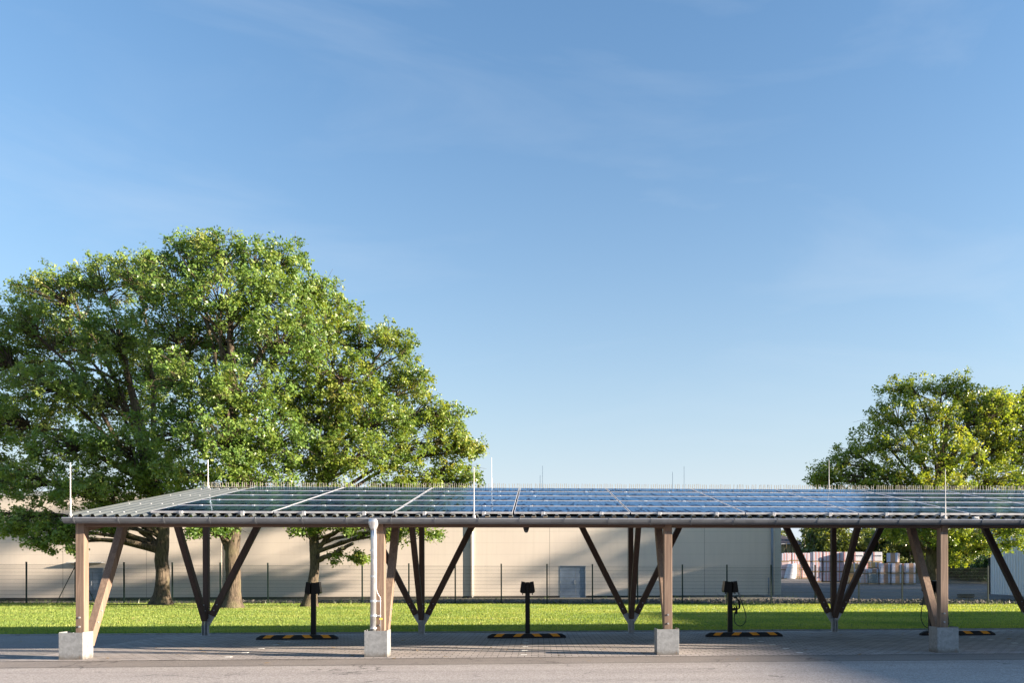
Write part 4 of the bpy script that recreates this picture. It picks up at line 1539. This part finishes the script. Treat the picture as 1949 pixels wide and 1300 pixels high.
OFF = [(T1, 99, 25.7, 4.5, 1.85), (T1, 97, 25.3, 2.8, 1.75), (T1, 101, 26.9, 0.7, 1.9), (T1, 102, 23.4, 0.2, 1.8), (T0, 108, 29.0, 4.0, 1.9)]
OFFL = ['tall oak in the middle of the far right group', 'tall oak at the near end of the far right group', 'highest narrow oak of the far right group',
        'tall oak in the second rank of the far right group', 'broad oak at the back of the far right group']
for (src, X, Y, rz, s_), lb in zip(OFF, OFFL):
    tree_copy(src, (X, Y, -0.2), rz, s_, lb)

# tall pines whose layered crowns throw the long streaks on the warehouse
def px_of(X, Y, Z):
    d = Vector((X, Y, Z)) - CAM
    q = d.dot(FW)
    return X0 + FPX * d.dot(RT) / q, H0 - FPX * d.dot(UP) / q


def pine(X, Y, top, seed, label):
    rng = np.random.default_rng(seed)
    t = empty('pine_tree', (X, Y, -0.2), label=label, cat='tree', group='pines beyond the right edge of the picture')
    mb = MB()
    add_limb(mb, curve((0, 0, 0), (0.3, 0.2, top - 0.5), rng, up=0.0, wob=0.03, m_=12), 0.32, 0.06, 10)
    P = []
    for k in range(8):
        z = top - 0.5 - k * 1.05 - rng.uniform(0, 0.5)
        a = rng.uniform(0, 6.28)
        r = rng.uniform(1.2, 3.4)
        c = np.array((math.cos(a) * r, math.sin(a) * r, z))
        add_limb(mb, curve((0.1, 0.1, z - 0.5), c, rng, up=0.05), 0.07, 0.02, 6)
        for q in range(9):
            P.append(c + rng.normal(0, 1, 3) * np.array((0.85, 0.85, 0.10)))
    P = np.array(P)
    V, tint = leaf_cloud(P, rng.uniform(0.35, 0.6, len(P)), 75, 0.2, rng, 0.3)
    mb.build('trunk', 'bark', t, smooth=True)
    link(npmesh('crown', V, 4, 'leaf_woods', tint), 'crown', t)


for a_ in ((68, 15.8, 28.5, 3, 'nearer, lower pine of the two out of frame to the right'), (76, 17.6, 31.5, 4, 'farther, taller pine of the two out of frame to the right')):
    pine(*a_)

# hall east of the road whose long shadow falls across the bays
ha = empty('brick_hall', (70, -18, 0), label='large grey hall across the road, out of frame to the right', cat='hall')
mb = MB()
HX, HY0, HY1, HT = 70.0, -44.0, 4.3, 13.8
mb.box((0, HY0 + 18, -0.4), (24, HY1 + 18, HT - 0.3))
mb.build('wall', 'hall_grey', ha)
mb = MB()
mb.box((-0.15, HY0 + 17.85, HT - 0.3), (24.15, HY1 + 18.15, HT), 0, 0.03)
mb.build('roof', 'trim_grey', ha)
for k in range(8):
    for q in range(3):
        mb = MB()
        y = HY0 + 18 + 3 + k * 5.6
        mb.box((-0.04, y, 1.2 + q * 4.2), (-0.005, y + 2.4, 3.4 + q * 4.2))
        mb.build('window', 'dark_glass', ha)

# ------------------------------------------------------------------ yard: woods, bushes, shed, ribbed hall, pallets
def mass(name, label, cat, n, xr, yr, zr, size, mat, hf, pads, pr):
    rng = np.random.default_rng(99)
    X = rng.uniform(*xr, pads)
    Y = rng.uniform(*yr, pads)
    top = zr[1] * (0.76 + 0.24 * np.sin(X * 0.55 + 1.0) * np.sin(X * 0.21)) if zr[1] > 3 else np.full(pads, zr[1]) * rng.uniform(0.5, 1, pads)
    Z = np.array([hf(a, b) for a, b in zip(X, Y)]) + zr[0] + (top - zr[0]) * rng.random(pads) ** 0.8
    P = np.c_[X, Y, Z]
    if name == 'woods':
        P = P[(P[:, 0] > 7.68 + 0.352 * (P[:, 1] + 13.9)) | (P[:, 1] > 130)]
        pads = len(P)
    V, tint = leaf_cloud(P, rng.uniform(pr[0], pr[1], pads), n, size, rng, 0.7)
    o = bpy.data.objects.new(name, npmesh(name, V, 4, mat, tint))
    COL.objects.link(o)
    return tag(o, label, cat, kind='stuff')


mass('woods', 'mixed wood rising behind the storage yard', 'wood', 130, (24, 90), (100, 134), (0.4, 8.4), 0.42, 'leaf_woods', hgt, 3600, (0.8, 1.7))
mass('undergrowth', 'bushes and tall herbs on the bank behind the yard', 'undergrowth', 110, (49, 66), (61.5, 72), (0.6, 2.6), 0.22, 'leaf_bush', hgt, 700, (0.35, 0.7))
tw = MB()
rng = np.random.default_rng(5)
for k in range(46):
    X, Y = rng.uniform(48, 85), rng.uniform(101, 119)
    z = hgt(X, Y)
    add_limb(tw, curve((X, Y, z), (X + rng.normal(0, .5), Y, z + rng.uniform(5, 7.5)), rng, up=0.0, m_=6, wob=.05), 0.17, 0.05, 7)
tag(tw.build('wood_stems', 'bark', smooth=True), 'thin dark stems inside the wood behind the yard', 'wood', kind='stuff')
grid_obj('bank', lin(46, 75, 12), [60.5, 62, 66, 74, 100], lambda x, y: hgt(x, y) + (-0.05 if y < 61 or x < 46.5 else 0.25 if y < 63 else 0.9) + 0.02, 'soil', kind='structure')

# shed with hipped dark roof
p0, p1 = at(1470, 1036, 118), at(1529, 1036, 118)
shd = empty('storage_shed', (p0.x, 118, hgt(p0.x, 118)), label='ochre boarded shed with dark hipped roof behind the brick pallets', cat='shed')
zz = p0.z - hgt(p0.x, 118)
Wd = p1.x - p0.x
mb = MB()
mb.box((0.4, 0, 0), (Wd - 0.4, 9, zz))
mb.build('wall', 'shed_wall', shd)
mb = MB()
e = 0.5
hr = at(1495, 1014, 122).z - p0.z
mb.add([(-e, -e, zz), (Wd + e, -e, zz), (Wd + e, 9 + e, zz), (-e, 9 + e, zz), (1.0, 4.5, zz + hr), (Wd - 3.6, 4.5, zz + hr)],
       [(0, 1, 5, 4), (1, 2, 5), (2, 3, 4, 5), (3, 0, 4), (3, 2, 1, 0)])
mb.build('roof', 'shed_roof', shd)
mb = MB()
mb.tube([(Wd - 0.5, -0.15, zz), (Wd - 0.5, -0.15, 0)], 0.06, 8)
mb.tube([(-e, -e - 0.05, zz - 0.03), (Wd + e, -e - 0.05, zz - 0.03)], 0.07, 8)
mb.build('gutter', 'trim_grey', shd)

# white ribbed hall at the right edge
pa = at(1885, 1130, 38.8)
hx = pa.x
rh = empty('ribbed_hall', (hx, 33.0, hgt(hx, 36)), label='white ribbed metal hall at the right edge beyond the fence', cat='hall')
plain('ribbed_white', (0.80, 0.78, 0.75), 0.45, 0.04, 0.7)
mb = MB()
y = -3.0
ribs = []
while y < 5.8:
    ribs += [(y, 0.0), (y + 0.17, 0.0), (y + 0.195, -0.055), (y + 0.275, -0.055), (y + 0.30, 0.0)]
    y += 0.30
ribs = [r for r in ribs if r[0] <= 5.8]
n = len(ribs)
vs = [(b, a, z) for z in (0.05, 6.4) for a, b in ribs]
mb.add(vs, [(i + 1, i, n + i, n + i + 1) for i in range(n - 1)])
mb.box((0.03, -3.0, -0.3), (20, 5.8, 6.4))
mb.build('wall', 'ribbed_white', rh)
mb = MB()
mb.box((-0.2, -3.2, 6.4), (20.2, 6.0, 6.65), 0, 0.02)
mb.build('roof', 'trim_grey', rh)
mb = MB()
mb.box((-0.06, 5.8, 0.0), (0.30, 5.95, 6.4), 0, 0.01)
mb.build('corner_trim', 'plinth', rh)

# low timber stack by the yard edge
p = at(1843, 1139.5, 33.2)
tm = empty('timber_stack', (p.x, 33.3, hgt(p.x, 33.3)), label='low dark stack of boards lying at the edge of the yard', cat='timber')
for k in range(3):
    mb = MB()
    for q in range(3):
        mb.box((-0.42 + random.uniform(-.05, .05), q * 0.16, k * 0.09), (0.42 + random.uniform(-.05, .05), q * 0.16 + 0.14, k * 0.09 + 0.07), 0, 0.006)
    mb.build('board', 'plinth', tm)

# pallets of bricks
def pallet_parts(mat, w_, d_, h_):
    pb = MB()
    for k in range(3):
        pb.box((-w_ / 2, -d_ / 2 + k * (d_ - 0.1) / 2, 0), (w_ / 2, -d_ / 2 + k * (d_ - 0.1) / 2 + 0.1, 0.09))
    pb.box((-w_ / 2, -d_ / 2, 0.092), (w_ / 2, d_ / 2, 0.112))
    bk = MB()
    bk.box((-w_ / 2 + 0.02, -d_ / 2 + 0.02, 0.114), (w_ / 2 - 0.02, d_ / 2 - 0.02, h_), 0, 0.035)
    return pb.mesh('pallet_base', 'pallet_wood'), bk.mesh('brick_pack', mat)


PC = {}
def pallet(px, Y, level, mat, label, w_=1.02, h_=1.07, rz=0.0, d_=1.0, zoff=0.0, text=None):
    key = (mat, round(w_, 2), round(h_, 2), round(d_, 2))
    if key not in PC:
        PC[key] = pallet_parts(mat, w_, d_, h_)
    a, b = PC[key]
    q = at(px, 1100, Y)
    g_ = hgt(q.x, Y) + 0.02
    o = empty('brick_pallet', (q.x, Y, g_ + level + zoff), rz, label=label, cat='pallet', group='pallets of bricks in the yard')
    link(a, 'pallet_base', o)
    bo = link(b, 'brick_pack', o)
    if text:
        cu = bpy.data.curves.new('lettering', 'FONT')
        cu.body = text
        cu.size = 0.19
        cu.align_x = 'CENTER'
        cu.extrude = 0.003
        cu.materials.append(MAT['black_plastic'])
        tmp = bpy.data.objects.new('lettering_curve', cu)
        me_ = bpy.data.meshes.new_from_object(tmp)
        bpy.data.objects.remove(tmp)
        t_ = link(me_, 'lettering')
        t_.parent = bo
        t_.location = (0, -d_ / 2 + 0.012, 0.60)
        t_.rotation_euler = (R(90), 0, 0)
    return o


HB = 1.075
ORD = ['first', 'second', 'third', 'fourth', 'fifth', 'sixth', 'seventh']
LEV = ['bottom', 'middle', 'top']
YM = 67.2
for j, px in enumerate((1553, 1572.5, 1592, 1611.5, 1631, 1650.5, 1667)):
    for l_ in range(3):
        txt = 'LAUMANS' if (l_ == 2 and j in (4, 6)) else None
        mt = 'wrap_printed' if (l_ == 2 and j >= 3) else 'wrap_pink'
        look = 'white filmed pallet' if mt == 'wrap_printed' else 'pink striped pallet'
        if txt:
            look += ' with dark lettering'
        pallet(px, YM + 0.15 * random.random() + (0.6 if j < 3 else 0), l_ * HB, mt, f'{look}, {LEV[l_]} of the {ORD[j]} stack in the long row', rz=random.uniform(-.05, .05), text=txt)
YF2 = 60.4
for j, (px, mt, nm) in enumerate(((1681, 'wrap_brown', 'red brown'), (1703, 'wrap_tan', 'light brown'), (1729, 'wrap_tan', 'light brown'))):
    for l_ in range(2):
        pos = ('beside the dark wrapped crate', 'in the middle of the front row', 'at the right end of the front row')[j]
        pallet(px, YF2 - 0.5 * j * 0.3, l_ * 1.03, mt, f'pallet of {nm} bricks, {("lower", "upper")[l_]} one {pos}', w_=1.02, h_=1.025, d_=0.95)
pallet(1700, YF2 + 0.35, 2.06, 'wrap_tan', 'single pallet turned sideways on top of the front brown stacks', rz=R(-38), h_=1.0, w_=1.05)
pallet(1640, YF2 + 0.4, 0, 'wrap_orange', 'pale pallet with orange marks on the ground beside the dark wrapped crate', h_=0.95)
pallet(1658.5, YF2 + 0.2, 0, 'wrap_dark', 'dark green wrapped crate with crumpled film beside the front brown stacks', h_=1.0)
pallet(1658.5, YF2 + 0.3, 1.01, 'wrap_brown', 'flat half height pallet of brown bricks lying on the dark wrapped crate', h_=0.5)
pallet(1640, YF2 + 0.5, 0.97, 'wrap_orange', 'half height pallet with orange film on top of the pale orange marked pallet', h_=0.5)
pallet(1663, YF2 + 0.9, 1.53, 'wrap_yellow', 'small orange pallet on top of the half height brown one', h_=0.62, w_=0.8)
pallet(1622, 62.5, 0, 'wrap_yellow', 'yellow film pallet at the bottom of the yellow stack', h_=1.02)
pallet(1622, 62.5, 1.03, 'wrap_yellow', 'yellow film pallet at the top of the yellow stack', h_=1.02)
YL = 84.0
for j, px in enumerate((1493, 1531)):
    for l_ in range(3):
        mt = (('wrap_rose', 'wrap_rose', 'wrap_pink'), ('wrap_orange', 'wrap_orange', 'wrap_pink'))[j][l_]
        pallet(px, YL, l_ * HB, mt, f'{("rose", "orange marked")[j]} wrapped pallet, {LEV[l_]} of the far stack {("beside the warehouse corner", "right of the leaning planks")[j]}', rz=random.uniform(-.06, .06))
for j, px in enumerate((1497, 1512.5, 1528, 1542)):
    for l_ in (1, 2):
        pallet(px, YL + 4.2, l_ * HB + 0.1, 'wrap_pink', f'pink striped pallet in the far back row, {LEV[l_]}, {ORD[j]} from the warehouse corner', rz=random.uniform(-.05, .05))
    pallet(px, YL + 4.2, 0.1, 'wrap_pink', f'pink striped pallet in the far back row, bottom, {ORD[j]} from the warehouse corner')
q = at(1503, 1100, YL - 0.8)
wb = empty('wrapped_bundle', (q.x, YL - 0.8, hgt(q.x, YL - 0.8)), label='bulging white wrapped bundle leaning beside the planks', cat='bundle')
mb = MB()
vs, fs = [], []
for k in range(9):
    t_ = k / 8
    w2 = 0.72 * (1 - 0.28 * t_ ** 2)
    sh_ = 0.30 * t_
    for a in range(12):
        an = 2 * math.pi * a / 12
        ca, sa = math.cos(an), math.sin(an)
        vs.append((sh_ + w2 * abs(ca) ** 0.6 * (1 if ca > 0 else -1), 0.6 * abs(sa) ** 0.6 * (1 if sa > 0 else -1), 1.9 * t_ + 0.03 * random.random()))
for k in range(8):
    for a in range(12):
        fs.append((k * 12 + a, k * 12 + (a + 1) % 12, (k + 1) * 12 + (a + 1) % 12, (k + 1) * 12 + a))
fs.append(tuple(range(96, 108)))
mb.add(vs, fs)
mb.build('film', 'wrap_white', wb, smooth=True)
mb = MB()
mb.box((-0.7, -0.5, 0.0), (0.7, 0.5, 0.1))
mb.build('pallet_base', 'pallet_wood', wb)
plank = MB()
plank.box((-0.05, -0.02, 0), (0.05, 0.02, 1.9), 0, 0.004)
plank_me = plank.mesh('plank', 'pallet_wood')
for k, px in enumerate((1513, 1516.5, 1520, 1523.5)):
    q = at(px, 1100, YL - 1.0)
    o = link(plank_me, 'plank', None, (q.x, YL - 1.0, hgt(q.x, YL - 1)), (R(-10), R(10 - 3 * k), 0))
    tag(o, f'thin pale plank leaning on a stack beside the white bundle, {ORD[k]} from the bundle', 'plank', 'planks leaning in the yard')
